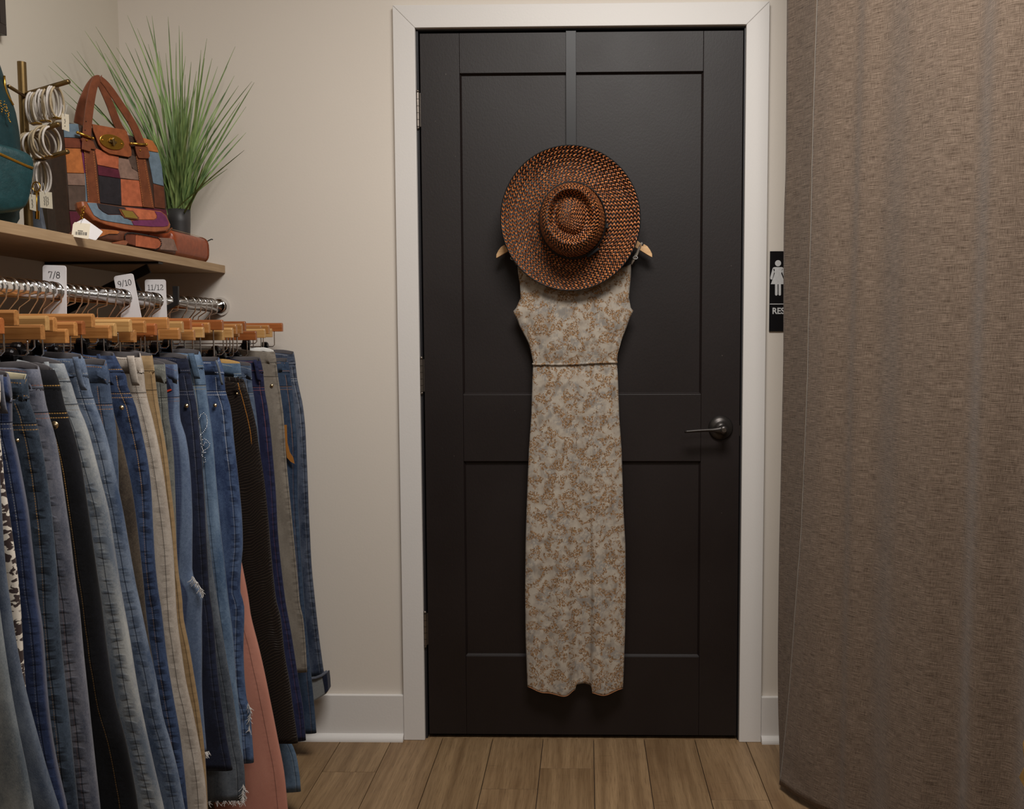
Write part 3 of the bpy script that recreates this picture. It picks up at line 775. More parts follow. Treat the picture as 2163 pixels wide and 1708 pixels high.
# ------------------------------------------------------------------ trousers
def mat_denim(name, dark, light, wash=.5, seam=None, pucker=.6, stitch=C(150, 105, 60), edge=0, yoke=True, stamt=.7, pk=None, twill=.35, rough=.85, extra=None):
    t = NT(name); u, v, _ = t.sep(t.uv()); o = t.obj()
    tw = t.noise(t.comb(t.m('MULTIPLY', u, 900), t.m('MULTIPLY', v, 330), 0), 1, 2, .7)
    mt_ = t.noise(t.scale(o, (220, 220, 160)), 1, 3, .6)
    ws = t.noise(t.add(t.comb(t.m('MULTIPLY', u, 20), t.m('MULTIPLY', v, 5), 0), (sum(map(ord, name)) % 17, 0, 0)), 1, 3, .55)
    ws2 = t.noise(t.comb(t.m('MULTIPLY', u, 60), t.m('MULTIPLY', v, 26), 2), 1, 2, .5, .4)
    f = t.m('MULTIPLY', t.ramp(ws, .34, .66), wash)
    f = t.m('ADD', f, t.m('MULTIPLY', t.m('SUBTRACT', ws2, .5), wash*.9))
    f = t.m('ADD', f, t.m('MULTIPLY', t.m('SUBTRACT', tw, .5), twill*2.6))
    f = t.clamp(t.m('ADD', f, t.m('MULTIPLY', t.m('SUBTRACT', mt_, .5), twill*2.0)))
    c = t.mix(f, dark[:3], light[:3])
    bh = t.m('MULTIPLY', tw, .25)
    if edge:
        e = t.m('MULTIPLY', t.clamp(t.m('SUBTRACT', 1, t.m('MULTIPLY', t.m('ABSOLUTE', u), 170))), edge)
        c = t.mix(e, c, C(140, 134, 128))  # pale grey band along the right edge
    vv = v
    if seam is not None:
        us = t.m('ABSOLUTE', u)
        d = t.m('ABSOLUTE', t.m('SUBTRACT', us, seam))
        below = t.ramp(v, .045, .05)
        pn = t.ramp(t.noise(t.comb(t.m('MULTIPLY', us, 30), t.m('MULTIPLY', v, 95), 1), 1, 1), .46, .60)
        wd_ = t.m('SUBTRACT', 1, t.m('DIVIDE', d, .011)); wd_ = t.m('POWER', t.clamp(wd_), .7)
        pkf = t.m('MULTIPLY', t.m('MULTIPLY', pn, wd_), pucker)
        c = t.mix(t.m('MULTIPLY', t.m('MULTIPLY', t.clamp(wd_), t.m('SUBTRACT', 1, pn)), pucker*.35), c, light[:3])
        c = t.mix(pkf, c, tuple(x*.45 for x in dark[:3]))
        ln = t.m('MULTIPLY', t.m('MULTIPLY', t.ramp(d, .0010, .0005), below), .7)
        c = t.mix(ln, c, tuple(x*.3 for x in dark[:3]))
        st = t.ramp(t.m('ABSOLUTE', t.m('SUBTRACT', t.m('SUBTRACT', us, seam), .0026)), .0009, .0004)
        dash = t.ramp(t.m('FRACT', t.m('MULTIPLY', v, 260)), .25, .35)
        sf = t.m('MULTIPLY', t.m('MULTIPLY', t.m('MULTIPLY', st, dash), below), stamt)
        sf = t.m('MULTIPLY', sf, t.ramp(v, .22, .27, 1, .35))
        c = t.mix(sf, c, stitch)
        bh = t.m('ADD', bh, t.m('ADD', t.m('MULTIPLY', pkf, -1.2), t.m('MULTIPLY', ln, -1)))
    if yoke:
        for v0, k in ((.0035, 1), (.0365, 1), (.080, .9), (.087, .9)):
            lf = t.ramp(t.m('ABSOLUTE', t.m('SUBTRACT', v, v0)), .0010, .0005)
            dash = t.ramp(t.m('FRACT', t.m('MULTIPLY', u, 260)), .25, .35)
            c = t.mix(t.m('MULTIPLY', t.m('MULTIPLY', lf, dash), stamt*k), c, stitch)
        for v0 in (.0405, .0775):
            lf = t.ramp(t.m('ABSOLUTE', t.m('SUBTRACT', v, v0)), .0013, .0007)
            c = t.mix(t.m('MULTIPLY', lf, .8), c, tuple(x*.3 for x in dark[:3])); bh = t.m('ADD', bh, t.m('MULTIPLY', lf, -1))
    if extra: c, bh, rough = extra(t, c, bh, u, v, o, rough)
    return t.fin(c, rough, 0, t.bump(bh, .0012, .6), .2, sheen=.08)

def ex_leopard(t, c, bh, u, v, o, rough):
    q = t.comb(t.m('MULTIPLY', u, 1), t.m('MULTIPLY', v, 1.7), 0)
    wv = t.noise(q, 130, 2); q2 = t.add(q, t.comb(t.m('MULTIPLY', wv, .012), t.m('MULTIPLY', wv, .010), 0))
    n_ = t.noise(q2, 62, 1, .4, .6)
    return t.mix(t.ramp(n_, .49, .53), C(214, 205, 192), C(62, 50, 48)), bh, .8
def ex_croc(t, c, bh, u, v, o, rough):
    wv = t.noise(t.comb(t.m('MULTIPLY', u, 18), t.m('MULTIPLY', v, 9), 0), 1, 2)
    p = t.m('ADD', t.m('ADD', t.m('MULTIPLY', v, 150), t.m('MULTIPLY', u, -70)), t.m('MULTIPLY', wv, 6))
    k = t.m('ADD', t.m('MULTIPLY', u, 300), t.m('MULTIPLY', t.m('FLOOR', p), .5))
    fr = t.m('ABSOLUTE', t.m('SUBTRACT', t.m('FRACT', p), .5)); fk = t.m('ABSOLUTE', t.m('SUBTRACT', t.m('FRACT', k), .5))
    ln = t.m('MAXIMUM', t.ramp(fr, .36, .46), t.m('MULTIPLY', t.ramp(fk, .38, .46), .7))
    c = t.mix(t.m('MULTIPLY', ln, .38), C(20, 14, 12), C(88, 72, 58))
    st = t.m('MULTIPLY', t.ramp(t.m('ABSOLUTE', t.m('SUBTRACT', u, .017)), .0010, .0005), t.ramp(v, .15, .16, 1, 0))
    st = t.m('MULTIPLY', st, t.ramp(t.m('FRACT', t.m('MULTIPLY', v, 260)), .25, .35))
    return t.mix(st, c, C(200, 130, 50)), t.m('ADD', bh, t.m('MULTIPLY', ln, -1.5)), .42
def ex_plaid(t, c, bh, u, v, o, rough):
    a = t.ramp(t.noise(t.comb(t.m('MULTIPLY', u, 420), 0, 0), 1, 1), .45, .55); b = t.ramp(t.noise(t.comb(0, t.m('MULTIPLY', v, 380), 0), 1, 1), .45, .55)
    dk = t.ramp(t.m('ADD', u, t.m('MULTIPLY', v, -.045)), .006, .010)
    return t.mix(t.m('MULTIPLY', dk, t.ramp(t.m('ADD', a, b), 0, 2, .55, .9)), c, C(42, 50, 80)), bh, .85

LIN_IN = plain('waist_lining', C(84, 80, 82, 1.0), .9)
M_RIVET = plain('rivet', C(215, 190, 150), .3, 1, var=.02)
M_FRAY = plain('fray_thread', C(206, 202, 198), .9)
M_LEATHERTAN = plain('tan_leather', C(150, 98, 40, 1.2), .55, nz=.4, nscale=400)
WCX = RAILX
def garment(name, cat, label, Y0, sil, mat, hem_y=None, hem_z=None, T=.026, loop=None, rivet=None, hem_back=None, inner=None, fold=.004, group='trousers clipped along the chrome rail', band=True, seed=0, wrinkle=.0025, backmat=None, btop=0.0):
    W_ = [at(x, y, Y=Y0-T/2*.4) for x, y in sil]
    tabz = sorted([(p.z, p.x) for p in W_]); wz = W_[0].z; xr0 = W_[0].x
    hz = at(sil[-1][0], hem_y, Y=Y0).z if hem_y else (hem_z if hem_z is not None else .17)
    hz = max(hz, .03)
    def XR(z):
        if z < tabz[0][0]:
            s = (tabz[1][1]-tabz[0][1])/(tabz[1][0]-tabz[0][0]); dz = tabz[0][0]-z
            return tabz[0][1]-s*.7*dz*(1-.4*min(1, dz/.5))
        return hermite(tabz, min(z, wz))
    XLw = 2*WCX-xr0; XLw = max(XLw, LX+.03)
    cz = wz-.27
    th = thing(name, label, cat, (WCX, Y0, hz), group)
    nU = 36; nZ = 56
    rnd = random.Random(seed*13+5)
    p1, p2, p3 = rnd.uniform(0, 6), rnd.uniform(0, 6), rnd.uniform(0, 9)
    def spanR(z):
        xr = XR(z); dn = max(0, min(1, (wz-z)/.27))
        legw = .215-.03*dn - .02*max(0, min(1, (cz-z)/.3))+.03*max(0, (cz-.3-z)) 
        inner_x = WCX+.0 if z > cz else max(WCX-.02, xr-legw)
        t_ = max(0, min(1, (cz-z)/.12)); ix = WCX*(1-t_)+max(WCX-.0, xr-legw)*t_
        return ix, xr
    def section(z, xl, xr, tt, grow=0, side=1):
        w_ = xr-xl; out = []; uvs = []
        dn = max(0, wz-z)
        for k in range(nU):
            a = 2*pi*k/nU; ca, sa = cos(a), sin(a)
            x = (xl+xr)/2+(w_/2+grow)*math.copysign(abs(ca)**.55, ca)
            y = (tt/2+grow)*math.copysign(abs(sa)**.75, sa)
            fl = fold*min(1, .3+dn*1.2)
            yy = Y0 - y + fl*sin(22*(x-XR(z))+p1+3*z)*.6 + fl*.6*sin(p2+6*z) + wrinkle*mnoise.noise(Vector((x*16, z*7, p3)))*(1 if sa > -.2 else .5)
            yy -= wrinkle*.5*mnoise.noise(Vector((x*60, z*34, p3+4)))*(sa > 0)
            out.append((x, yy, z))
        dsum = 0; us = [0]*nU
        for k in range(1, nU//2+1): us[k] = us[k-1]+math.dist(out[k], out[k-1])
        for k in range(nU-1, nU//2, -1): us[k] = us[(k+1) % nU]-math.dist(out[k], out[(k+1) % nU])
        # uv rows need a seam at the far left
        return out, us
    def tube_part(xs, z0, z1, nz, nm, matl, grow=0, tfac=1.0, cap=True, topdip=0):
        g = G(); base = len(g.v); U = []
        for j in range(nz+1):
            z = z0+(z1-z0)*j/nz; xl, xr = xs(z)
            dn = (wz-z); tt = T*tfac*(1 if dn > .1 else .78+.22*dn/.1)*(1-.25*max(0, min(1, (dn-.35)/.5)))
            o_, us = section(z, xl, xr, tt, grow)
            if topdip and j == 0: o_ = [(p[0], p[1], p[2]-(topdip if p[1] < Y0 else 0)) for p in o_]
            g.pts(o_); U.append((us, wz-z))
        h = nU//2
        for j in range(nz):
            for k in range(nU):
                k2 = (k+1) % nU
                ua, ub = U[j][0][k], U[j][0][k2]; uc, ud = U[j+1][0][k2], U[j+1][0][k]
                if k == h: ub = ua+.005; uc = ud+.005
                g.face([base+j*nU+k, base+(j+1)*nU+k, base+(j+1)*nU+k2, base+j*nU+k2], [(ua, U[j][1]), (ud, U[j+1][1]), (uc, U[j+1][1]), (ub, U[j][1])])
        if cap:
            g.face([base+k for k in range(nU)]); g.face([base+nz*nU+k for k in reversed(range(nU))])
        return g.build(nm, matl, th, smooth=True)
    # right and left leg panels
    tube_part(lambda z: spanR(z), wz-.012, hz, nZ, 'leg', mat)
    def spanL(z):
        a, b = spanR(z); xl = 2*WCX-b; xl = max(xl+.03*max(0, wz-z), LX+.016); return xl, min(2*WCX-a, a)-.0005
    tube_part(spanL, wz-.012, hz+.01, 28, 'leg', mat)
    if band:
        def full(z):
            b = XR(z); return max(2*WCX-b, LX+.016), b
        g = G(); base = 0; rows = []; U = []
        zs_ = [wz-.041-.0, wz-.030, wz-.015, wz-.003, wz, wz-.001, wz-.010]; gr = [.0012, .0016, .0016, .0014, .0004, -.0012, -.0016]
        dip = lambda p: (0.010*max(0, min(1, (p[0]-(xr0-.11))/.07)) if p[1] < Y0 else 0)+(.007+.004*sin(p1))*max(0, (p[0]-(xr0-.045))/.045)**2+.0015*sin(p[0]*60+p2)
        for z, gg_ in zip(zs_, gr):
            xl, xr = full(z); o_, us = section(z, xl, xr, T*.8+.004, gg_)
            kk = 0 if z < wz-.035 else 1
            rows.append([(p[0], p[1], p[2]-dip(p)*kk) for p in o_]); U.append([(q, wz-z if gg_ > 0 else .02) for q in us])
        for r in rows: g.pts(r)
        for j in range(len(rows)-1):
            for k in range(nU):
                k2 = (k+1) % nU; ua, ub = U[j][k], U[j][k2]
                g.face([j*nU+k, j*nU+k2, (j+1)*nU+k2, (j+1)*nU+k], [U[j][k], U[j][k2], U[j+1][k2], U[j+1][k]], 1 if j >= 4 else 0)
        g.build('waistband', [mat, backmat or LIN_IN], th, smooth=True)
    yf = lambda x, z: Y0-T/2-.0015
    if loop is not None:
        lu, lw, lm = loop
        x = xr0-lu; rows = []
        for j in range(9):
            t = j/8; z = wz-.009-.055*t; xx = x+(XR(z)-xr0)+.003*t
            yy = Y0-T/2-.002-.0045*sin(pi*min(1, t*1.02))**.5
            rows.append([(xx-lw/2, yy+.0012, z), (xx-lw/3, yy, z), (xx+lw/3, yy, z), (xx+lw/2, yy+.0012, z)])
        G().sheet(rows, [[(.0+.004*k, .1+.062*j/8) for k in range(4)] for j in range(9)]).build('belt_loop', lm, th, smooth=True, solid=.0018)
    for rv in (rivet or []):
        c = at(rv[0], rv[1], Y=Y0-T/2-.003); r_ = rv[2] if len(rv) > 2 else .0045
        G().lathe([(0, .0), (r_, .0), (r_*.96, -.0012), (r_*.6, -.0018), (r_*.45, -.0030), (0, -.0034)], (c.x, c.y+.002, c.z), (0, 1, 0), n=16).build('button', M_RIVET, th, smooth=True)
    return th, XR, wz, hz

def fray(th, pts_, n, ln, seed, name='frayed_edge', mat=None):
    r = random.Random(seed); g = G()
    for i in range(n):
        t = r.random()*(len(pts_)-1); k = int(t); a = Vector(pts_[k]); b = Vector(pts_[min(k+1, len(pts_)-1)]); p = a+(b-a)*(t-k)
        L_ = ln*r.uniform(.4, 1.2); d = Vector((r.uniform(-.7, .7), r.uniform(-.4, .2), -1)).normalized()
        q = p+d*L_*.5+Vector((r.uniform(-.001, .001), 0, 0)); e = p+d*L_+Vector((r.uniform(-.4, .4), 0, 0))*L_
        g.tube([p, q, e], .00045, 4, caps=False)
    return g.build(name, mat or M_FRAY, th, kind='stuff')

DEN = C
K = 1.08
def D(r, g, b, k=K):
    m_ = (r+g+b)/3; s_ = .80; return C(m_+(r-m_)*s_, m_+(g-m_)*s_, m_+(b-m_)*s_, k)
TAN = C(170, 120, 70); WST = C(150, 150, 150); GOLD = C(185, 140, 75)
md = mat_denim
m1 = md('denim_pale_grey', D(72, 82, 92), D(128, 134, 136), .95, None, yoke=False)
m2 = md('denim_worn_slate', D(50, 62, 84), D(98, 108, 122), .9, .045, .3, yoke=False)
m3 = md('leopard_cotton', D(60, 50, 50), D(200, 195, 185), .5, None, yoke=False, extra=ex_leopard)
m4 = md('denim_royal', D(26, 40, 78), D(62, 80, 126), .55, .014, .5, WST, edge=.4)
m5 = md('denim_ink_teal', D(28, 38, 52), D(72, 88, 108), .7, .018, .8, GOLD)
m6 = md('denim_dusty_grey', D(66, 72, 90), D(126, 126, 138), .8, .022, .75, C(150, 96, 70), edge=.15)
m7 = md('denim_black', D(9, 9, 13), D(30, 31, 40), .4, .026, .25, GOLD, stamt=.9)
m8 = md('denim_ice', D(92, 104, 120), D(160, 162, 160), .9, .020, .75, C(120, 110, 100), edge=.3)
m9 = md('denim_mid', D(52, 70, 100), D(116, 130, 150), .9, .016, .6, WST)
m10 = md('denim_plain_blue', D(42, 58, 86), D(86, 104, 132), .6, .018, .4, TAN)
m11 = md('corduroy_brown', D(54, 44, 36), D(96, 82, 66), .6, None, yoke=False, twill=.5)
m12 = md('denim_indigo', D(20, 34, 66), D(64, 86, 128), .7, .014, .85, GOLD)
m13 = md('cotton_cream', D(150, 136, 122), D(196, 184, 170), .6, .016, .35, C(120, 100, 84), stamt=.8)
m14 = md('cotton_khaki', D(142, 112, 72), D(172, 140, 96), .4, .008, .25, C(120, 90, 56), twill=.15)
m15 = md('denim_olive_grey', D(80, 82, 78), D(134, 134, 124), .7, .012, .3, C(150, 150, 140))
m16 = md('denim_checked', D(74, 92, 124), D(112, 132, 162), .5, None, extra=ex_plaid, twill=.5)
m17 = md('denim_navy', D(16, 20, 40), D(38, 48, 78), .5, .012, .5, C(110, 110, 120))
m18 = md('denim_grey_raw', D(58, 66, 78), D(112, 120, 130), .6, .016, .35, WST, yoke=False)
m19 = md('denim_sky', D(56, 82, 116), D(112, 138, 166), .8, .022, .3, C(160, 140, 90))
m20 = md('denim_classic', D(34, 52, 92), D(84, 110, 152), .8, .017, .8, C(190, 190, 195), stamt=.9)
m21 = md('cotton_coral', D(184, 114, 94), D(206, 138, 114), .3, .024, .15, C(160, 100, 86), yoke=False, twill=.15)
m22 = md('croc_coated', D(20, 15, 13), D(60, 50, 42), .3, .008, .6, GOLD, yoke=True, extra=ex_croc, rough=.4)
m23 = md('denim_soft_blue', D(62, 86, 114), D(104, 130, 156), .5, .010, .3, C(180, 180, 170))
m24 = md('denim_dusk', D(44, 60, 86), D(88, 104, 128), .7, .012, .5, WST)
m25 = md('denim_deep_navy', D(20, 24, 58), D(44, 50, 92), .5, .010, .6, C(150, 90, 80))
m26 = md('twill_taupe', D(116, 106, 94), D(150, 140, 126), .5, .006, .5, C(100, 90, 80), edge=.15)
m27 = md('denim_slate', D(30, 48, 76), D(66, 86, 112), .6, .012, .4, C(170, 120, 80))
m28 = md('denim_storm', D(34, 46, 70), D(88, 98, 118), .8, .010, .7, C(176, 176, 180), edge=.2)

GS = []   # (Y, label word) for the hangers
def add(Y0, desc, *a, **k):
    r = garment(*a[:2], a[2], Y0, *a[3:], seed=len(GS)+1, **k); GS.append((Y0, desc, r[2])); return r
J = 'jeans'
add(-1.475, 'the pale grey-blue jeans', J, 'jeans', 'pale grey-blue wide jeans nearest the camera at lower left corner', [(-30, 790), (-25, 1000), (-15, 1200), (0, 1348), (13, 1440), (30, 1540), (50, 1640), (63, 1708)], m1, hem_z=.14, T=.024)
add(-1.435, 'the streaky slate jeans', J, 'jeans', 'streaky slate-blue jeans, second from the left edge at floor level', [(-16, 790), (-12, 900), (-5, 1050), (5, 1190), (17, 1280), (33, 1380), (54, 1478), (86, 1600), (120, 1708)], m2, hem_z=.12, T=.024)
add(-1.397, 'the animal print trousers', 'trousers', 'trousers', 'white trousers with dark brown animal print, in a thin strip at far left', [(-6, 790), (-4, 900), (2, 980), (5, 1017), (15, 1081), (20, 1115), (32, 1204), (38, 1280), (44, 1380), (51, 1470), (58, 1560), (70, 1708)], m3, hem_z=.2, T=.022)
add(-1.355, 'the royal blue jeans', J, 'jeans', 'royal blue jeans with a pale edge, right beside the animal print', [(11, 778), (17, 800), (21, 850), (22, 909), (33, 960), (40, 998), (54, 1081), (61, 1143), (68, 1204), (74, 1265), (83, 1330), (96, 1505), (110, 1606), (133, 1706)], m4, hem_z=.15, T=.024, loop=(.006, .011, m6))
add(-1.312, 'the ink-blue jeans', J, 'jeans', 'ink-blue jeans with square low waistband and small copper rivet at far left', [(50, 784), (54, 820), (58, 850), (69, 880), (76, 909), (84, 950), (91, 995), (106, 1118), (115, 1229), (118, 1305), (130, 1430), (145, 1555), (160, 1693)], m5, hem_z=.12, T=.024, rivet=[(35.5, 930, .003)], backmat=plain('beige_lining', C(190, 180, 150), .9))
add(-1.275, 'the dusty grey-blue jeans', J, 'jeans', 'dusty grey-blue jeans with dark puckered side seam left of the black pair', [(76, 763), (82, 790), (88, 822), (95, 860), (104, 892), (113, 921), (127, 998), (138, 1069), (147, 1130), (160, 1253), (164, 1280), (173, 1380), (187, 1518), (198, 1618), (208, 1708)], m6, hem_z=.13, T=.024)
add(-1.232, 'the black jeans', J, 'jeans', 'black jeans with gold topstitching and a round metal button', [(104, 765), (112, 785), (123, 812), (128, 835), (135, 862), (152, 914), (167, 973), (179, 1047), (194, 1143), (204, 1216), (213, 1280), (225, 1380), (240, 1480), (263, 1568), (283, 1681)], m7, hem_z=.12, rivet=[(114, 898, .0065)])
add(-1.19, 'the faded ice-blue jeans', J, 'jeans', 'faded ice-blue jeans with long dark seam to the right of black pair', [(127, 752), (134, 775), (143, 800), (152, 825), (160, 855), (172, 882), (182, 909), (197, 963), (211, 1020), (226, 1081), (238, 1155), (253, 1253), (273, 1368), (288, 1455), (303, 1530), (323, 1618), (343, 1706)], m8, hem_z=.12, loop=(.02, .007, m8))
add(-1.145, 'the whiskered mid-blue jeans', J, 'jeans', 'whiskered mid-blue jeans with a frayed belt loop beside the ice-blue pair', [(168, 742), (176, 762), (182, 790), (188, 822), (200, 860), (216, 904), (234, 971), (246, 1032), (258, 1093), (270, 1167), (283, 1241), (292, 1280), (311, 1368), (326, 1430), (343, 1518), (356, 1563), (373, 1631), (388, 1708)], m9, hem_z=.12, loop=(.006, .009, m9))
add(-1.10, 'the plain blue jeans', J, 'jeans', 'plain blue jeans with rust pocket stitching, hidden below the hips', [(219, 757), (226, 790), (229, 820), (234, 860), (239, 890), (243, 930), (246, 983), (247, 1030), (249, 1100), (254, 1200), (262, 1300), (275, 1450), (290, 1600)], m10, hem_z=.2, T=.024)
add(-1.066, 'the brown corduroys', 'trousers', 'trousers', 'dark brown trousers showing as a narrow strip between two blue jeans', [(205, 770), (216, 800), (231, 845), (240, 880), (251, 917), (265, 978), (278, 1044), (290, 1130), (300, 1229), (304, 1280), (313, 1355), (321, 1400), (330, 1480), (345, 1600)], m11, hem_z=.2, T=.022)
add(-1.025, 'the indigo jeans', J, 'jeans', 'dark indigo jeans with brass rivet left of the cream pair', [(236, 737), (243, 760), (252, 775), (262, 790), (264, 810), (274, 835), (284, 862), (295, 909), (307, 966), (315, 1032), (320, 1118), (325, 1192), (332, 1253), (337, 1280), (350, 1393), (363, 1468), (378, 1550), (388, 1631), (394, 1690)], m12, hem_z=.13, rivet=[(255.5, 861)], loop=(.022, .005, m12))
add(-.955, 'the cream jeans', J, 'jeans', 'cream jeans with wide belt loop between indigo and khaki pairs', [(292, 741), (298, 770), (301, 795), (303, 820), (309, 850), (318, 885), (329, 934), (342, 1007), (352, 1081), (360, 1155), (370, 1305), (380, 1380), (390, 1443), (405, 1505), (423, 1588), (433, 1656), (436, 1706)], m13, hem_z=.12, loop=(.012, .0135, m13))
add(-.905, 'the khaki trousers', 'trousers', 'trousers', 'golden khaki trousers right of the cream jeans', [(317, 738), (322, 775), (326, 810), (331, 850), (340, 904), (350, 960), (357, 1020), (367, 1106), (374, 1204), (382, 1265), (385, 1305), (398, 1368), (408, 1430), (418, 1493), (428, 1568), (435, 1656), (437, 1700)], m14, hem_z=.12)
add(-.85, 'the olive-grey jeans', J, 'jeans', 'faded olive-grey jeans with a short waistband right of the khaki trousers', [(345, 757), (347, 785), (349, 805), (351, 840), (354, 885), (360, 921), (365, 983), (368, 1069), (372, 1200), (380, 1350), (395, 1500)], m15, hem_z=.25, T=.024)
a14 = add(-.80, 'the checked blue jeans', J, 'jeans', 'light blue jeans with dark checked strip and torn knee', [(371, 757), (373, 790), (376, 830), (378, 885), (389, 921), (398, 983), (404, 1081), (404, 1179), (406, 1216), (424, 1250), (425, 1278), (424, 1305), (424, 1380), (424, 1455), (430, 1543), (434, 1591)], m16, hem_y=1590)
add(-.75, 'the navy jeans', J, 'jeans', 'dark navy jeans with brass rivet behind the checked blue pair', [(392, 745), (398, 775), (402, 800), (408, 830), (414, 860), (424, 958), (431, 1057), (436, 1155), (441, 1253), (448, 1305), (456, 1405), (465, 1480), (478, 1568), (488, 1618)], m17, hem_y=1625, rivet=[(393, 857)])
a15 = add(-.715, 'the raw-hem grey jeans', J, 'jeans', 'grey denim jeans with long frayed raw hem near the floor', [(394, 770), (403, 850), (413, 900), (426, 983), (436, 1106), (448, 1216), (457, 1278), (475, 1393), (490, 1480), (505, 1580), (513, 1618), (516, 1681)], m18, hem_y=1690, T=.022)
a16 = add(-.675, 'the beaded sky-blue jeans', J, 'jeans', 'sky-blue jeans with rhinestone hearts and a big belt loop', [(418, 737), (426, 765), (430, 790), (433, 820), (438, 860), (448, 934), (455, 1020), (463, 1106), (473, 1192), (482, 1278), (490, 1343), (496, 1430), (505, 1520), (512, 1600)], m19, hem_y=1618, loop=(.014, .013, m23))
a17 = add(-.60, 'the classic blue jeans', J, 'jeans', 'classic blue jeans with white topstitch and small shredded hole near the hem', [(459, 752), (468, 775), (472, 800), (474, 825), (485, 862), (492, 934), (500, 1007), (507, 1081), (510, 1155), (507, 1192), (505, 1253), (513, 1280), (513, 1380), (520, 1475), (528, 1500), (530, 1530), (535, 1598)], m20, hem_y=1608, rivet=[(453.5, 856)], loop=(.003, .004, m18))
add(-.548, 'the coral trousers', 'trousers', 'trousers', 'coral pink flared trousers reaching the floor between blue jeans and croc pair', [(455, 775), (470, 900), (485, 1050), (500, 1150), (510, 1200), (522, 1265), (528, 1305), (545, 1368), (560, 1430), (573, 1493), (585, 1555), (600, 1631), (607, 1706)], m21, hem_z=.045, T=.024)
a19 = add(-.505, 'the croc-embossed trousers', 'trousers', 'trousers', 'black-brown croc-embossed trousers with orange topstitching, hung lower than the rest', [(513, 797), (518, 815), (529, 853), (541, 906), (544, 934), (556, 1007), (564, 1081), (570, 1155), (581, 1265), (591, 1305), (600, 1380), (611, 1443), (618, 1493), (628, 1555)], m22, hem_y=1566, rivet=[(500, 831, .003)], T=.024, backmat=m22)
add(-.455, 'the soft blue jeans', J, 'jeans', 'soft light blue jeans whose waist shows above the croc pair', [(505, 757), (508, 780), (510, 800), (512, 830), (518, 870), (524, 930), (530, 1000), (540, 1150), (560, 1300), (585, 1450), (606, 1555), (622, 1590), (631, 1640), (633, 1665)], m23, hem_y=1672, T=.022, backmat=plain('gold_lining', C(190, 150, 90), .8))
add(-.39, 'the dusk-blue jeans', J, 'jeans', 'dusk-blue jeans right behind the waist of the croc trousers', [(528, 762), (530, 790), (532, 815), (537, 850), (543, 900), (550, 980), (556, 1060), (565, 1150), (575, 1250), (590, 1400), (600, 1500)], m24, hem_y=1540, T=.024)
add(-.325, 'the deep navy jeans', J, 'jeans', 'deep navy jeans with a looped waistband left of the taupe pair', [(547, 752), (553, 775), (556, 800), (558, 825), (564, 862), (572, 934), (580, 1032), (586, 1143), (600, 1265), (612, 1330), (622, 1390), (632, 1450), (640, 1500), (645, 1555)], m25, hem_y=1562, loop=(.010, .009, m25))
add(-.22, 'the taupe jeans', J, 'jeans', 'taupe grey jeans with silver button near the end of the rail', [(577, 733), (582, 755), (586, 790), (592, 832), (598, 880), (605, 983), (615, 1093), (625, 1204), (632, 1280), (638, 1305), (644, 1368), (647, 1416)], m26, hem_y=1419, rivet=[(573.5, 814)], backmat=plain('white_lining', C(220, 218, 214), .9))
a23 = add(-.15, 'the slate jeans', J, 'jeans', 'slate blue jeans with tan leather label, second from the wall', [(605, 755), (609, 775), (613, 800), (620, 860), (626, 930), (627, 983), (628, 1040), (631, 1100), (637, 1200), (645, 1300), (655, 1400), (660, 1450), (664, 1493), (668, 1543)], m27, hem_y=1546)
a24 = add(-.075, 'the storm-blue jeans', J, 'jeans', 'storm-blue jeans with turned-up cuff, last on the rail beside the wall', [(618, 739), (624, 775), (627, 800), (632, 825), (638, 853), (644, 905), (648, 983), (653, 1106), (657, 1192), (664, 1265), (671, 1330), (681, 1405), (684, 1423)], m28, hem_y=1425, T=.024)

# details on single garments
th, XR_, wz_, hz_ = a15
fray(th, [(XR_(hz_)-.19, -.728, hz_+.002), (XR_(hz_)-.1, -.728, hz_+.004), (XR_(hz_), -.727, hz_+.006), (XR_(hz_+.04)-.001, -.72, hz_+.04)], 170, .012, 3)
th, XR_, wz_, hz_ = a14
c = at(406, 1216, Y=-.815); e = at(428, 1250, Y=-.815)
fray(th, [c, (c+e)/2+Vector((.002, 0, 0)), e], 70, .012, 5, 'torn_knee')
fray(th, [at(432, 1588, Y=-.815), at(441, 1586, Y=-.80)], 30, .012, 8)
th = a17[0]; fray(th, [at(524, 1484, Y=-.614), at(528, 1500, Y=-.612), at(527, 1540, Y=-.612)], 60, .012, 11, 'torn_hole')
# rhinestone hearts on the sky-blue pair
M_STONE = plain('rhinestone', C(225, 228, 235), .12, .8, var=.02)
th = a16[0]; g = G(); Yb = -.675-.016
def stones(path, r=.0013, n=None):
    for i in range(len(path)-1):
        a, b = Vector(path[i]), Vector(path[i+1]); k = max(1, int((b-a).length/3.0))
        for j in range(k):
            q = a+(b-a)*j/k; p = at(q.x, q.y, Y=Yb); g.sphere(p, r, 6, 4)
stones([(420, 885), (424, 876), (430, 872), (436, 878), (438, 890), (436, 902), (430, 912), (424, 917), (421, 925), (419, 932)])
stones([(418, 905), (421, 915), (426, 922), (421, 928)])
stones([(424, 929), (432, 927), (438, 931), (443, 937), (441, 944), (436, 948), (430, 951), (425, 958), (428, 964), (433, 967), (434, 975), (428, 977)])
stones([(424, 937), (430, 940), (433, 934), (439, 936)]); stones([(426, 944), (431, 956), (437, 955)])
g.build('rhinestone_hearts', M_STONE, th, smooth=True, kind='stuff')
# leather label of the slate pair
th = a23[0]
lp = [(600, 897), (605.5, 897), (606, 915), (607, 935), (612, 955), (619, 966), (622, 979), (614, 975), (606, 966), (604, 950), (602, 930)]
G().prism([at(x, y, Y=-.172) for x, y in lp], (0, 1, 0), .0015).build('leather_label', M_LEATHERTAN, th, label='tan leather label')
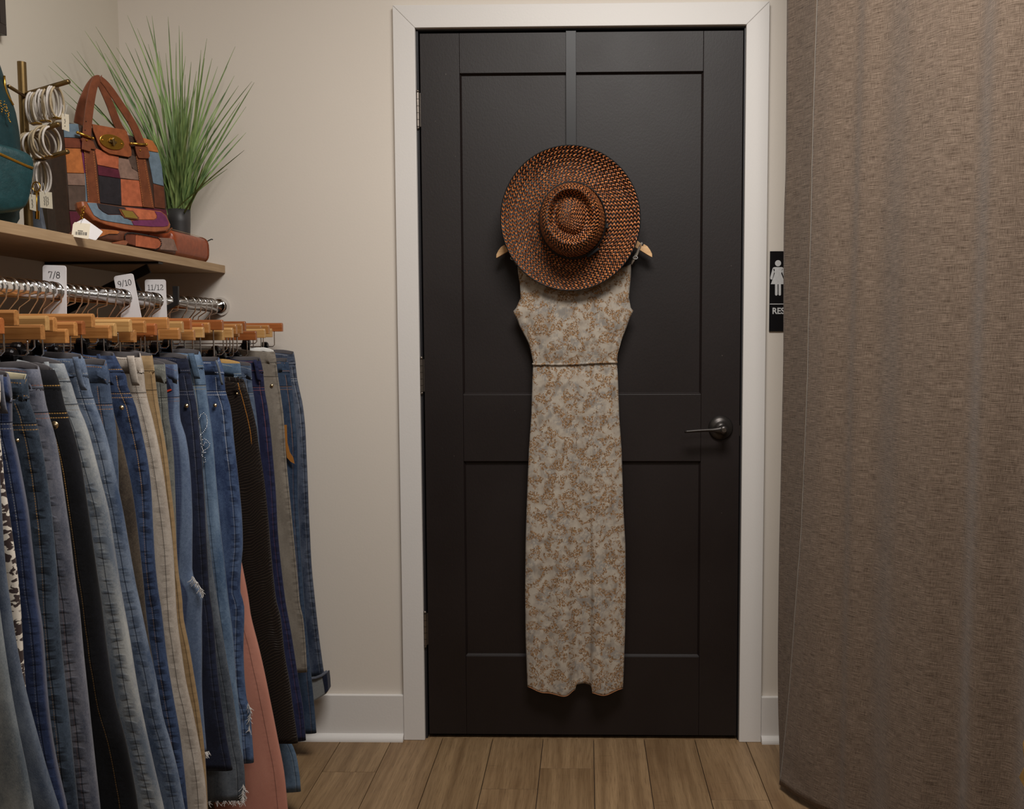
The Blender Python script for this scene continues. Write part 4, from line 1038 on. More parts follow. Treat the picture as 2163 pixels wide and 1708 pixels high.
# rolled cuff of the last pair
th, XR_, wz_, hz_ = a24
cf = [(646, 1428), (654, 1432), (665, 1431), (676, 1426), (686, 1420), (689, 1424), (691, 1440), (693, 1458), (688, 1466), (676, 1473), (664, 1480), (655, 1482), (650, 1460)]
g = G(); P0 = [at(x, y, Y=-.092) for x, y in cf]; g.prism(P0, (0, 1, 0), .028)
g.build('turned_cuff', md('cuff_inside', D(110, 112, 112), D(150, 150, 146), .6, None, yoke=False), th, bevel=.004)
G().tube([at(647, 1431, Y=-.094), at(656, 1433, Y=-.095), at(668, 1431, Y=-.095), at(680, 1426, Y=-.094), at(689, 1419, Y=-.09), at(690, 1421, Y=-.070)], .0045, 8).build('cuff_fold', m28, th, smooth=True)
g = G(); g.prism([at(x, y, Y=-.094) for x, y in [(680, 1428), (690, 1422), (692, 1440), (693, 1458), (686, 1465), (684, 1448)]], (0, 1, 0), .031); g.build('cuff_seam', m17, th, bevel=.002)
# red thread tab on the checked pair's pocket
G().prism([at(x, y, Y=-.822) for x, y in [(351, 824), (361, 821), (362, 824), (352, 828)]], (0, 1, 0), .001).build('red_tab', plain('red_thread', C(200, 60, 30), .7), a14[0])
G().prism([at(x, y, Y=-.820) for x, y in [(346, 792), (350, 795), (364, 826), (352, 830), (350, 828)]], (0, 1, 0), .0015).build('pocket_corner', m17, a14[0])

# ------------------------------------------------------------------ trouser hangers
M_HW = mat_wood('honey_wood', C(160, 104, 54, 1.0), C(204, 146, 86, 1.05), ax=0, rough=.32)
M_HW2 = mat_wood('light_honey_wood', C(178, 132, 78, 1.0), C(208, 166, 108, 1.05), ax=0, rough=.32)
M_HW3 = mat_wood('russet_wood', C(146, 80, 40, 1.0), C(182, 110, 60, 1.05), ax=0, rough=.32)
M_CLIP = plain('black_clip', C(26, 24, 26), .22, .6)
def clip_hanger(Y0, label, ztop, half, wz, mat, seed, tilt=0):
    r = random.Random(seed); h = thing('clip_hanger', label, 'hanger', (RAILX, Y0, ztop-.024), 'wooden clip hangers on the chrome rail')
    x0, x1 = RAILX-half, RAILX+half; H2 = .0245; ty = .0062
    x0 = max(x0, LX+.03)
    prof = [(-ty, 0), (ty, 0), (ty, H2-.005), (ty*.7, H2-.0012), (0, H2), (-ty*.7, H2-.0012), (-ty, H2-.005)]
    g = G(); g.prism([(x0, Y0+y, ztop-H2+z) for y, z in prof], (1, 0, 0), x1-x0)
    if tilt:
        g.v = [(v[0], v[1]+(v[0]-RAILX)*tilt, v[2]) for v in g.v]
    g.build('bar', mat, h, bevel=.001)
    # hook
    Rk = RAILR+.0018; st = ztop-.004
    pth = [(RAILX-.004, Y0, st), (RAILX-.004, Y0, st+.020), (RAILX-.002, Y0, st+.027), (RAILX+.018, Y0+.0, RAILZ-.020)]
    if st+.027 > RAILZ-.024: pth = [(RAILX-.004, Y0, st), (RAILX-.003, Y0, st+.012), (RAILX+.014, Y0, RAILZ-.024)]
    pth += [(RAILX+(Rk+.0022)*cos(radians(a)), Y0+.001*sin(a), RAILZ+(Rk)*sin(radians(a))) for a in range(-20, 191, 21)]
    pth += [(RAILX-Rk-.002, Y0, RAILZ-.010), (RAILX-Rk-.005, Y0, RAILZ-.014)]
    G().tube(pth, .00165, 8).build('hook', M_CHROME, h, smooth=True)
    # wire frame with clips
    zw = wz+.010; zb = ztop-H2
    wl, wr = x0+.03, x1-.024
    g = G(); g.tube([(wr, Y0+(wr-RAILX)*tilt, zb+.006), (wr, Y0, zb-.004), (wr, Y0, zw+.005), (wr-.005, Y0, zw), (wl+.005, Y0, zw), (wl, Y0, zw+.005), (wl, Y0, zb+.006)], .0016, 6)
    g.build('clip_wire', M_CHROME, h, smooth=True)
    for xc in (wr-.028, wl+.03):
        g = G(); g.lathe([(0, -.0095), (.008, -.009), (.0112, -.006), (.0116, 0), (.0112, .006), (.008, .009), (0, .0095)], (xc, Y0, zw+.002), (1, 0, 0), n=16)
        g.obox((xc, Y0-.007, zw-.012), (.011, 0, 0), (0, .0012, 0), (0, -.002, .012))
        c_ = g.build('clip', M_CLIP, h, smooth=False)
    return h
GSs = sorted(GS); rr = random.Random(21)
pal = [M_HW, M_HW, M_HW2, M_HW3, M_HW]
for i, (y, d, wz) in enumerate(GSs):
    zt = 1.2345 - [0, .020, .006, .026, .012][i % 5] - .002*rr.random()
    if y > -.7: zt = 1.2345-[0, .018, .007][i % 3]
    mt = pal[(i*3+1) % 5] if y < -.7 else [M_HW3, M_HW2, M_HW][i % 3]
    half = .203+rr.uniform(-.014, .006)
    clip_hanger(y+.0, 'honey-coloured wooden clip hanger holding '+d, zt, half, wz, mt, i, rr.uniform(-.02, .02))
    if i+1 < len(GSs):
        y2, d2, _ = GSs[i+1]
        if y2-y > .044:
            ym = (y+y2)/2; zt2 = 1.2345-[.024, .009, .016][i % 3]
            clip_hanger(ym, ('spare honey wooden clip hanger between '+d.replace('the ', '')+' and '+d2.replace('the ', '')), zt2, .196+rr.uniform(-.02, .008), min(zt2-.075, 1.150), pal[(i*2) % 5], 100+i, rr.uniform(-.02, .02))

# ------------------------------------------------------------------ things on the shelf
def suede(name, col, rough=.85, nz=.5):
    t = NT(name); o = t.obj(); n1 = t.noise(o, 60, 3, .6); n2 = t.noise(o, 700, 2)
    c = t.mix(t.ramp(n1, .3, .7), tuple(x*.78 for x in col[:3]), tuple(min(1, x*1.2) for x in col[:3]))
    return t.fin(c, rough, 0, t.bump(t.m('ADD', n1, t.m('MULTIPLY', n2, .3)), .0012, nz), .3)
S_ = lambda n, r, g_, b, k=.92, **kw: suede(n, C(r, g_, b, k), **kw)
L_TAN = S_('leather_cognac', 122, 68, 42, rough=.45); L_TAN2 = S_('leather_saddle', 150, 84, 50, rough=.4)
L_DK = S_('leather_espresso', 66, 48, 38, rough=.5); L_BLUE = S_('suede_blue', 108, 126, 140); L_RUST = S_('suede_rust', 118, 62, 42)
L_ORG = S_('suede_orange', 184, 110, 58); L_COR = S_('suede_coral', 186, 102, 68); L_BUR = S_('suede_burgundy', 92, 34, 50)
L_BLK = S_('leather_navy_black', 42, 38, 42, rough=.5); L_MAU = S_('suede_mauve', 140, 112, 98); L_TAU = S_('leather_taupe', 92, 74, 64, rough=.5)
L_PLUM = S_('suede_plum', 112, 50, 88); L_BRN = S_('leather_chestnut', 104, 58, 38, rough=.5)
M_THREAD = plain('orange_thread', C(196, 128, 66), .7); M_BTHREAD = plain('black_lacing', C(24, 21, 22), .6)
M_GOLDP = plain('gold_plate', C(176, 152, 72), .35, .9, nz=.2, nscale=500)

# patchwork handbag: front plane frame
BA = Vector((-1.212, at(140, 480, X=-1.212).y, SZ1)); WV = Vector((.49, .87, 0)).normalized(); NV = Vector((WV.y, -WV.x, 0))
rb = ray(352, 470); t_ = None
# right end of the front where the sight line at px 352 crosses the plane
BR = at_plane(352, 460, BA, NV); BW = (BR-BA).dot(WV)
def bp(x, y, lift=0.0):
    p = at_plane(x, y, BA+NV*lift, NV); return p
bag = thing('handbag', 'patchwork suede handbag with tan straps and oval brass turnlock', 'handbag', (BA.x+WV.x*BW/2, BA.y+WV.y*BW/2, SZ1))
DP = .095
outline = [bp(x, y) for x, y in [(150, 500), (144, 440), (138, 370), (134, 300), (131, 268), (136, 259), (170, 262), (200, 268), (250, 279), (300, 289), (322, 296), (334, 312), (343, 345), (349, 385), (354, 430), (358, 480)]]
outline[0].z = SZ1+.001; outline[-1].z = SZ1+.001
BHT = max(p.z for p in outline)-SZ1
# body as a loft with softly swelling front and back faces
g = G(); cx = sum((p for p in outline), Vector())/len(outline); no = len(outline)
for k, (dep, scl) in enumerate(((0, .985), (.012, 1.0), (DP*.5, 1.03), (DP-.012, 1.0), (DP, .97))):
    g.pts([Vector((cx.x, cx.y, SZ1))+(p-Vector((cx.x, cx.y, SZ1)))*scl*(1 if p.z > SZ1+.01 else 1)-NV*dep for p in outline])
for p in range(len(g.v)):
    if g.v[p][2] < SZ1+.001: g.v[p] = (g.v[p][0], g.v[p][1], SZ1+.001)
for k in range(4):
    for i in range(no):
        j = (i+1) % no; g.face([k*no+i, k*no+j, (k+1)*no+j, (k+1)*no+i])
g.face([i for i in reversed(range(no))]); g.face([4*no+i for i in range(no)])
body = g.build('bag_body', L_DK, bag, bevel=.004)
def patch(name, px, mat, lift=.0, th=.0022, par=None, bev=.0008):
    P_ = [bp(x, y, lift) for x, y in px]; P_ = [Vector((p.x, p.y, max(p.z, SZ1+.0015))) for p in P_]
    return G().prism(P_, NV, th).build(name, mat, par or bag, bevel=bev)
for px, mt in (([(133, 261), (164, 262), (169, 291), (135, 290)], L_BLUE), ([(135, 291), (168, 292), (170, 313), (137, 312)], L_RUST), ([(137, 313), (170, 314), (177, 366), (141, 365)], L_ORG),
    ([(141, 366), (178, 367), (180, 392), (143, 391)], L_MAU), ([(143, 392), (180, 393), (180, 446), (146, 444)], L_TAU), ([(146, 446), (180, 448), (186, 502), (151, 500)], L_BUR),
    ([(168, 290), (171, 290), (182, 366), (177, 366)], L_PLUM), ([(177, 366), (182, 366), (186, 426), (180, 426)], L_BLUE),
    ([(199, 312), (230, 325), (250, 331), (250, 357), (205, 348)], L_COR), ([(205, 349), (250, 358), (254, 377), (207, 370)], L_BUR), ([(208, 371), (254, 378), (256, 434), (211, 428)], L_BLK),
    ([(243, 332), (272, 337), (278, 356), (292, 364), (296, 381), (253, 376)], L_MAU), ([(266, 322), (290, 333), (293, 363), (281, 358), (273, 346)], L_TAU), ([(254, 378), (298, 382), (302, 437), (256, 434)], L_COR),
    ([(301, 291), (321, 297), (331, 312), (334, 322), (309, 318)], L_ORG), ([(310, 319), (334, 323), (341, 352), (345, 393), (323, 387)], L_BLUE), ([(323, 388), (345, 394), (348, 441), (326, 438)], L_BRN),
    ([(183, 430), (300, 440), (326, 440), (350, 443), (356, 480), (300, 500), (190, 500)], L_BUR)):
    patch('patch', px, mt)
def strap(px, name, lift, w_par=None, mat=L_TAN, th=.0028):
    return patch(name, px, mat, lift, th)
sL = strap([(176, 311), (199, 318), (211, 432), (185, 428)], 'strap', .0024); sR = strap([(286, 325), (306, 330), (325, 440), (301, 437)], 'strap', .0024)
for par, lines in ((sL, [((178, 316), (187, 426)), ((197, 320), (209, 430))]), (sR, [((288, 330), (303, 436)), ((304, 332), (323, 438))])):
    for a, b in lines:
        g = G(); A_, B_ = bp(*a, .0054), bp(*b, .0054); n = 22
        for i in range(n):
            p = A_+(B_-A_)*(i/n); q = A_+(B_-A_)*((i+.55)/n); g.tube([p, q], .00055, 4)
        g.build('stitching', M_THREAD, par, kind='stuff')
# front flap with brass turnlock
flap = patch('flap', [(193, 262), (264, 275), (270, 290), (276, 320), (276, 329), (270, 332), (230, 325), (216, 317), (207, 306), (196, 278)], L_TAN2, .004, .004)
fc = bp(236, 300, .0085); ux_ = (bp(262, 305, .0085)-bp(210, 295, .0085))/2; uz_ = Vector((0, 0, (bp(236, 285, .0085).z-bp(236, 317, .0085).z)/2))
g = G(); g.prism([fc+ux_*cos(2*pi*k/32)+uz_*sin(2*pi*k/32)*.98 for k in range(32)], NV, .0022)
lk = g.build('turnlock', M_BRASS, flap, bevel=.0008)
g = G(); u1 = ux_.normalized()
g.obox(fc+NV*.006, u1*.0025, Vector((0, 0, .0075)), NV*.003); g.obox(fc+NV*.006, u1*.0085, Vector((0, 0, .002)), NV*.002)
for s_ in (-.8, .8): g.sphere(fc+ux_*s_+NV*.0025, .0022, 8, 4)
o_ = bag; 
g2 = G().obox(fc+NV*.0065, u1*.0026+Vector((0, 0, .003)), Vector((0, 0, .0088))-u1*.002, NV*.0035).build('turnlock_knob', M_ABRASS, flap, bevel=.0015)
G().obox(fc+NV*.0045, u1*.010, Vector((0, 0, .0028)), NV*.0018).build('lock_bar', M_ABRASS, flap, bevel=.001)
for s_ in (-.78, .78): G().sphere(fc+ux_*s_+NV*.0025, .0022, 10, 5).build('rivet', M_BRASS, flap, smooth=True)
# two handles with buckles
def ribbon(path, wid, th, side, name, mat, parent, n=26):
    P_ = [Vector(p) for p in path]
    # Catmull-Rom resample
    out = []
    for i in range(len(P_)-1):
        p0, p1, p2, p3 = P_[max(i-1, 0)], P_[i], P_[i+1], P_[min(i+2, len(P_)-1)]
        for k in range(6):
            t = k/6; out.append(.5*((2*p1)+(p2-p0)*t+(2*p0-5*p1+4*p2-p3)*t*t+(3*p1-p0-3*p2+p3)*t**3))
    out.append(P_[-1]); rows = []
    for i, p in enumerate(out):
        tg = (out[min(i+1, len(out)-1)]-out[max(i-1, 0)]).normalized(); s_ = Vector(side); s_ = (s_-tg*s_.dot(tg)).normalized(); nn = tg.cross(s_)
        f = i/(len(out)-1); w_ = interp(wid, f)
        rows.append([p+s_*w_+nn*th, p-s_*w_+nn*th, p-s_*w_-nn*th, p+s_*w_-nn*th])
    g = G(); g.sheet(rows, closed_u=True); g.face([3, 2, 1, 0]); b = len(g.v)-4; g.face([b, b+1, b+2, b+3])
    return g.build(name, mat, parent, bevel=.0008)
tp1, tp2 = (201, 167), (214, 166)
for off, tag_ in ((.006, 0), (-DP*.8, 1)):
    ls = [(182, 318), (184, 270), (190, 220), (198, 180), (208, 166)] if not tag_ else [(165, 262), (172, 225), (186, 190), (198, 172), (206, 166)]
    rs = [(208, 166), (224, 178), (250, 215), (280, 262), (296, 300), (304, 330)] if not tag_ else [(206, 166), (214, 180), (232, 220), (248, 262), (262, 285)]
    L1_ = [bp(x, y, off+.004*(i == 0)) for i, (x, y) in enumerate(ls)]; R1_ = [bp(x, y, off) for x, y in rs[1:]]
    if tag_:
        L1_ = [at_plane(x, y, BA+NV*off, NV) for x, y in ls]; R1_ = [at_plane(x, y, BA+NV*off, NV) for x, y in rs[1:]]
    h_ = ribbon(L1_+R1_, [(0, .011), (.4, .0095), (.5, .007), (.6, .0095), (1, .012)], .0016, WV, 'handle', L_TAN, bag)
for cx_, cy_, ang, x0_, x1_, y0_, y1_ in ((179, 288, .2, 164, 196, 280, 292), (293, 306, 0, 277, 309, 303, 305)):
    a, b = bp(x0_, y0_, .013), bp(x1_, y1_, .013)
    bk = G().tube([a, b], .0032, 10).build('buckle_bar', M_BRASS, bag, smooth=True)
    for e_ in (a, b): G().sphere(e_, .0038, 10, 6).build('buckle_knob', M_BRASS, bk, smooth=True)
patch('strap_tab', [(169, 292), (195, 297), (202, 316), (192, 315), (176, 309)], L_TAN, .006, .004); patch('strap_tab', [(283, 308), (310, 310), (315, 330), (312, 335), (291, 334), (287, 325)], L_TAN, .006, .004)
for x, y in ((183, 296), (296, 317)): G().sphere(bp(x, y, .0108), .0022, 10, 5).build('rivet', M_BRASS, bag, smooth=True)
for x, y in ((180, 275), (182, 256), (288, 297), (279, 276), (270, 257)): G().sphere(bp(x, y, .0085), .0013, 8, 4).build('strap_hole', M_BTHREAD, bag, smooth=True)

# clutch
CA = Vector((-1.095, at(178, 450, X=-1.095).y, 0)); CWv = Vector((.235, 1, 0)).normalized(); CN = Vector((CWv.y, -CWv.x, 0)); CN = (CN+Vector((0, 0, .25))).normalized()
CP = at(178, 450, X=-1.095)
def cp(x, y, lift=0): return at_plane(x, y, CP+CN*lift, CN)
cl0 = cp(178, 445); cl1 = cp(355, 480)
clutch = thing('clutch_bag', 'small patchwork clutch with gold nameplate leaning in front of the handbag', 'clutch', ((cl0.x+cl1.x)/2-.02, (cl0.y+cl1.y)/2, 1.44))
co = [(174, 424), (200, 427), (260, 436), (318, 443), (341, 445), (353, 454), (362, 474), (361, 481), (353, 487), (330, 490), (295, 488), (262, 484), (225, 475), (200, 465), (184, 448), (176, 436)]
def cpoly(L, lift, th, name, mat, bev=.001, par=None): return G().prism([cp(x, y, lift) for x, y in L], CN, th).build(name, mat, par or clutch, bevel=bev)
g = G(); n_ = len(co); cc = sum((cp(x, y) for x, y in co), Vector())/n_
for dep, sc in ((.0, .97), (-.003, 1.0), (-.014, 1.02), (-.024, .99), (-.027, .93)):
    g.pts([cc+(cp(x, y)-cc)*sc+CN*dep for x, y in co])
for k in range(4):
    for i in range(n_):
        j = (i+1) % n_; g.face([k*n_+i, k*n_+j, (k+1)*n_+j, (k+1)*n_+i])
g.face([i for i in reversed(range(n_))]); g.face([4*n_+i for i in range(n_)])
g.build('clutch_body', L_TAN2, clutch, smooth=False, bevel=.0015)
cpoly([(183, 428), (203, 429), (207, 440), (216, 448), (228, 454), (252, 454), (262, 460), (276, 466), (281, 476), (262, 473), (230, 468), (212, 464), (198, 455)], .0, .0016, 'patch', L_BLUE)
cpoly([(204, 429), (262, 438), (267, 447), (262, 453), (228, 453), (216, 447), (208, 439)], .0, .0016, 'patch', L_BLK)
cpoly([(264, 438), (318, 444), (325, 446), (330, 455), (329, 461), (324, 464), (290, 464), (287, 457), (282, 449), (268, 447)], .0, .0016, 'patch', L_COR)
cpoly([(326, 446), (340, 448), (349, 456), (356, 471), (354, 477), (345, 479), (320, 479), (282, 476), (278, 467), (290, 465), (325, 465), (331, 461), (331, 455)], .0, .0016, 'patch', L_PLUM)
cpoly([(250, 441), (280, 445), (293, 460), (292, 465), (262, 461), (256, 453)], .0016, .0018, 'nameplate_backing', L_TAN)
cpoly([(255, 443), (279, 447), (290, 460), (289, 462), (264, 459)], .0034, .0014, 'nameplate', M_GOLDP, .0004)
G().tube([cp(x, y, -.012) for x, y in [(178, 436), (186, 450), (202, 467), (227, 478), (263, 487), (296, 491), (330, 493), (354, 490), (363, 482)]], .0022, 8).build('zip', S_('zip_tape', 120, 70, 40), clutch, smooth=True)
# clasp chain and price tags
g = G(); 
for i in range(5):
    c = cp(176-1.2*i, 440+6*i, .004); ring = [c+Vector((.0035*cos(a)*(.4 if i % 2 else 1), 0, .0045*sin(a)))+CN*.002*sin(a) for a in [2*pi*k/12 for k in range(12)]]
    G().tube(ring, .0009, 6, closed=True).build('chain_link', M_BRASS, clutch, smooth=True)
tg_ = thing('price_tag', 'cream price tag with barcode hanging from the clutch zip', 'price tag', at(168, 500, X=-1.02))
TN = Vector((.42, -.90, .12)).normalized(); TP = at(168, 480, X=-1.021)
def tp(x, y, l=0): return at_plane(x, y, TP+TN*l, TN)
G().prism([tp(x, y, -.0012) for x, y in [(178, 461), (216, 488), (217, 490), (203, 507), (200, 507), (165, 498), (160, 470)]], TN, .0008).build('tag_card', M_CARD, tg_)
cd_ = G().prism([tp(x, y) for x, y in [(158, 469), (191, 473), (187, 505), (151, 499), (154, 474)]], TN, .0008).build('tag_card', M_PAPER, tg_)
g = G(); r = random.Random(3); x = 159.0
while x < 183:
    w_ = r.choice([.5, .7, 1.2]); f = (x-159)/24
    g.prism([tp(x, 489+f*1.5, .0009), tp(x+w_, 489+f*1.5, .0009), tp(x+w_-.4, 495.5+f*1.5, .0009), tp(x-.4, 495.5+f*1.5, .0009)], TN, .0002); x += w_+r.choice([.5, .8, 1.1])
g.build('barcode', M_INK, cd_, kind='stuff')
g = G(); 
for k in range(7): g.prism([tp(164.5+1.6*k, 486+.15*k, .0009), tp(165.7+1.6*k, 486.1+.15*k, .0009), tp(165.6+1.6*k, 488+.15*k, .0009), tp(164.4+1.6*k, 487.9+.15*k, .0009)], TN, .0002)
g.build('print_line', M_INK, cd_, kind='stuff')
G().tube([tp(176, 462, .001), tp(173, 464, .002), tp(171, 472, .001)], .0005, 5).build('string', M_WHITE, tg_)

# wallet under the clutch and barrel pouch
WX = -1.060
def loft_y(prof_fn, y0, y1, n, mat, name, parent, smooth=True):
    rows = []
    for i in range(n+1):
        t = i/n; rows.append(prof_fn(t, y0+(y1-y0)*t))
    g = G(); g.sheet(rows, closed_u=True); m_ = len(rows[0]); g.face([k for k in reversed(range(m_))]); b = len(g.v)-m_; g.face([b+k for k in range(m_)])
    return g.build(name, mat, parent, smooth=smooth)
yw0, yw1 = at(196, 500, X=-1.03).y, at(373, 510, X=-1.03).y
wal = thing('patchwork_wallet', 'folded patchwork leather wallet with black whipstitch under the clutch', 'wallet', (WX, (yw0+yw1)/2, SZ1))
def wprof(t, y):
    e = sin(pi*min(1, max(0, t))**.9)**.25 if 0 < t < 1 else .3
    h = .030*max(e, .3)+.010*t; hw = .027
    return [(WX+hw*math.copysign(abs(cos(a))**.5, cos(a)), y, SZ1+.001+h/2+h/2*math.copysign(abs(sin(a))**.6, sin(a))) for a in [2*pi*k/24 for k in range(24)]]
loft_y(wprof, yw0, yw1, 24, L_BRN, 'wallet_body', wal)
XF = WX+.0275
def wp(x, y, X=XF+.0008): return at(x, y, X=X)
def wpoly(L, th, name, mat, l=.0): return G().prism([wp(x, y, XF+l) for x, y in L], (1, 0, 0), th).build(name, mat, wal, bevel=.0008)
wpoly([(212, 484), (245, 487), (251, 490), (247, 494), (228, 494), (205, 502)], .002, 'patch', L_ORG)
wpoly([(286, 493), (325, 499), (336, 502), (340, 512), (336, 527), (286, 520)], .002, 'patch', L_COR)
wpoly([(266, 489), (285, 493), (285, 519), (262, 512), (263, 497)], .002, 'patch', L_RUST)
wpoly([(337, 502), (358, 503), (366, 506), (374, 530), (338, 527)], .002, 'patch', L_MAU)
wpoly([(232, 513), (262, 507), (268, 511), (264, 518), (234, 514)], .003, 'pull_tab', L_TAN2)
g = G()
lp_ = [(264, 507), (263, 496), (268, 492), (280, 492), (300, 495), (320, 499), (334, 502), (339, 507), (341, 516), (336, 524), (326, 528)]
for a, b in zip(lp_, lp_[1:]):
    A_, B_ = wp(*a, XF+.003), wp(*b, XF+.003); k = max(1, int((B_-A_).length/.005))
    for i in range(k):
        p = A_+(B_-A_)*(i+.1)/k; q = A_+(B_-A_)*(i+.9)/k; g.tube([p+Vector((0, 0, -.001)), (p+q)/2+Vector((.001, 0, 0)), q+Vector((0, 0, .001))], .0011, 6)
g.build('whipstitch', M_BTHREAD, wal, kind='stuff')
PXc = -1.072; yp0, yp1 = yw1+.003, at(434, 520, X=-1.05).y
pch = thing('leather_pouch', 'glossy cognac brown barrel pouch at the end of the shelf', 'pouch', (PXc, (yp0+yp1)/2, SZ1))
def pprof(t, y):
    e = 1 if .04 < t < .93 else interp([(0, .85), (.04, 1), (.93, 1), (.985, .95), (1, .82)], t)
    h = .069*e; hw = .036*e; 
    return [(PXc+hw*math.copysign(abs(cos(a))**.6, cos(a)), y, SZ1+.0345+(h/2)*math.copysign(abs(sin(a))**.6, sin(a))) for a in [2*pi*k/28 for k in range(28)]]
L_GLOSS = S_('glossy_cognac', 148, 70, 38, rough=.28, nz=.25)
loft_y(pprof, yp0, yp1, 30, L_GLOSS, 'pouch_body', pch)
ye = yp1-.014
G().tube([(PXc+.0365*math.copysign(abs(cos(a))**.6, cos(a)), ye, SZ1+.0345+.035*math.copysign(abs(sin(a))**.6, sin(a))) for a in [2*pi*k/28 for k in range(28)]], .0015, 6, closed=True).build('piping', L_TAN, pch, smooth=True)
g = G()
for i in range(40):
    y = yp0+(ye-yp0)*i/40; g.tube([(PXc+.022, y, SZ1+.0695), (PXc+.022, y+.003, SZ1+.0695)], .0006, 4)
g.build('stitching', plain('cream_thread', C(190, 160, 120), .7), pch, kind='stuff')
G().tube([(PXc+.03, yp1-.006, SZ1+.060), (PXc+.040, yp1-.002, SZ1+.066), (PXc+.044, yp1-.001, SZ1+.065)], .0016, 6).build('zip_end', M_BTHREAD, pch)

# grass plant in a black pot
PP = Vector((at(378, 440, Y=-.145).x, -.145, SZ1))
pl = thing('potted_grass', 'tall green ornamental grass in a matt black pot in the shelf corner', 'plant', PP)
pot_top = at(378, 443, Y=-.145).z
hp = pot_top-SZ1; rp = (at(400, 450, Y=-.145).x-at(355, 450, Y=-.145).x)/2
G().lathe([(0, .0005), (rp*.72, .0005), (rp*.86, hp*.3), (rp*.97, hp*.75), (rp, hp), (rp-.003, hp), (rp-.004, hp-.012), (0, hp-.014)], PP, n=36).build('pot', plain('matt_black_ceramic', C(52, 50, 50), .5), pl, smooth=True)
def mat_grass():
    t = NT('grass_blade'); o = t.obj(); u, v, _ = t.sep(t.uv()); rnd = t.n('ShaderNodeObjectInfo', out=5)
    n1 = t.noise(t.scale(o, (40, 40, 8)), 1, 2)
    c = t.mix(t.ramp(n1, .35, .65), C(62, 92, 48, 1.15), C(134, 158, 96, 1.2))
    c = t.mix(t.m('MULTIPLY', t.ramp(v, .7, 1), .4), c, C(96, 92, 62))
    c = t.mix(t.ramp(v, .0, .25, .35, 0), c, C(160, 180, 110, 1.1))
    mid = t.ramp(t.m('ABSOLUTE', t.m('SUBTRACT', u, .5)), .05, .14, .35, 0)
    c = t.mix(mid, c, C(166, 184, 128))
    return t.fin(c, .5, 0, None, .4)
M_GRASS = mat_grass()
tips = [(269, 32), (309, 33), (321, 33), (355, 35), (378, 54), (437, 81), (497, 98), (537, 174), (532, 172), (504, 181), (504, 283), (202, 56), (179, 65), (202, 86), (151, 112), (162, 107), (102, 139), (111, 130), (221, 112), (246, 100), (265, 90), (285, 102), (313, 93), (335, 108), (385, 67), (404, 130), (432, 123), (448, 123), (460, 140), (480, 140), (495, 160), (133, 190), (135, 211), (233, 110), (290, 60), (350, 112), (372, 90), (425, 105), (415, 150), (392, 118)]
rg = random.Random(5)
def blade(g, tip, wid, r, bow):
    base = PP+Vector((r.uniform(-.5, .5)*rp*1.5, r.uniform(-.5, .5)*rp*1.3, hp-.015))
    d = tip-base; pts_ = []
    hor = Vector((d.x, d.y, 0)); n = 9
    sd = Vector((d.y, -d.x, 0)); 
    vd = (base-CAMP).normalized(); sd = d.cross(vd).normalized()
    sd = (sd+Vector((r.uniform(-.5, .5), r.uniform(-.5, .5), 0))).normalized()
    rows, uvs = [], []
    for i in range(n+1):
        t = i/n; p = base+d*t+Vector((0, 0, 1))*bow*d.length*sin(pi*t)*.5-hor.normalized()*bow*d.length*sin(pi*t)*.35
        w_ = wid*(1-.15*t)*(1-t**3)**.8+.0003; fold_ = vd*w_*.5
        p.x = max(p.x, LX+.006); p.y = min(p.y, -.006)
        rows.append([p-sd*w_, p+fold_, p+sd*w_]); uvs.append([(0, t), (.5, t), (1, t)])
    g.sheet(rows, uvs); return g
for i, (x, y) in enumerate(tips):
    r = rg; lo = -.02; Yt = -r.uniform(.03, .28)
    if x < 300:
        Ymin = at(x, y, X=LX+.02).y; Yt = min(Yt, Ymin-.005) if x < 245 else Yt
    tip = at(x, y, Y=Yt); g = blade(G(), tip, r.uniform(.0022, .0034), r, r.uniform(.02, .09)*(1 if abs(x-378) > 60 else .4))
    g.build('leaf', M_GRASS, pl, smooth=True)
g = G()
for i in range(105):
    r = rg; x = 378+r.gauss(0, 62); x = max(150, min(520, x)); y = 150+abs(x-378)*.35+r.uniform(0, 190)
    Yt = -r.uniform(.02, .33)
    if x < 245: Yt = min(Yt, at(x, y, X=LX+.02).y-.005)
    blade(g, at(x, y, Y=Yt), r.uniform(.0016, .003), r, r.uniform(.01, .08))
g.build('grass_tuft', M_GRASS, pl, smooth=True, kind='stuff')

# bangle stand with bracelets
BSX = -1.16; pb = at(53, 300, X=BSX); BSY = pb.y
stn = thing('bracelet_stand', 'antique brass T-bar bracelet stand between the green backpack and handbag', 'display stand', (BSX, BSY, SZ1))
ptop = at(54, 131, Y=BSY).z; pr = (at(62, 300, Y=BSY).x-at(45, 300, Y=BSY).x)/2
G().lathe([(0, .001), (.045, .001), (.045, .006), (.012, .009), (pr, .012), (pr, ptop-SZ1), (0, ptop-SZ1)], (BSX, BSY, SZ1), n=28).build('pole', M_ABRASS, stn, smooth=False)
arms = []
def armat(x, y, dY): return at(x, y, Y=BSY+dY)
for (x1, y1, ya) in ((145, 172, 199), (124, 262, 285), (143, 320, 345)):
    root_ = at(54, ya, Y=BSY); tip_ = armat(x1, y1, -.055)
    G().tube([root_, tip_], .0048, 12).build('arm', M_ABRASS, stn, smooth=True); arms.append((root_, tip_))
r2 = at(54, 204, Y=BSY); l2 = armat(18, 182, -.09); G().tube([r2, l2], .0036, 10).build('arm', M_ABRASS, stn, smooth=True)
M_WL = S_('white_leather', 196, 188, 180, rough=.5); M_CL = S_('beige_leather', 168, 150, 120, rough=.5)
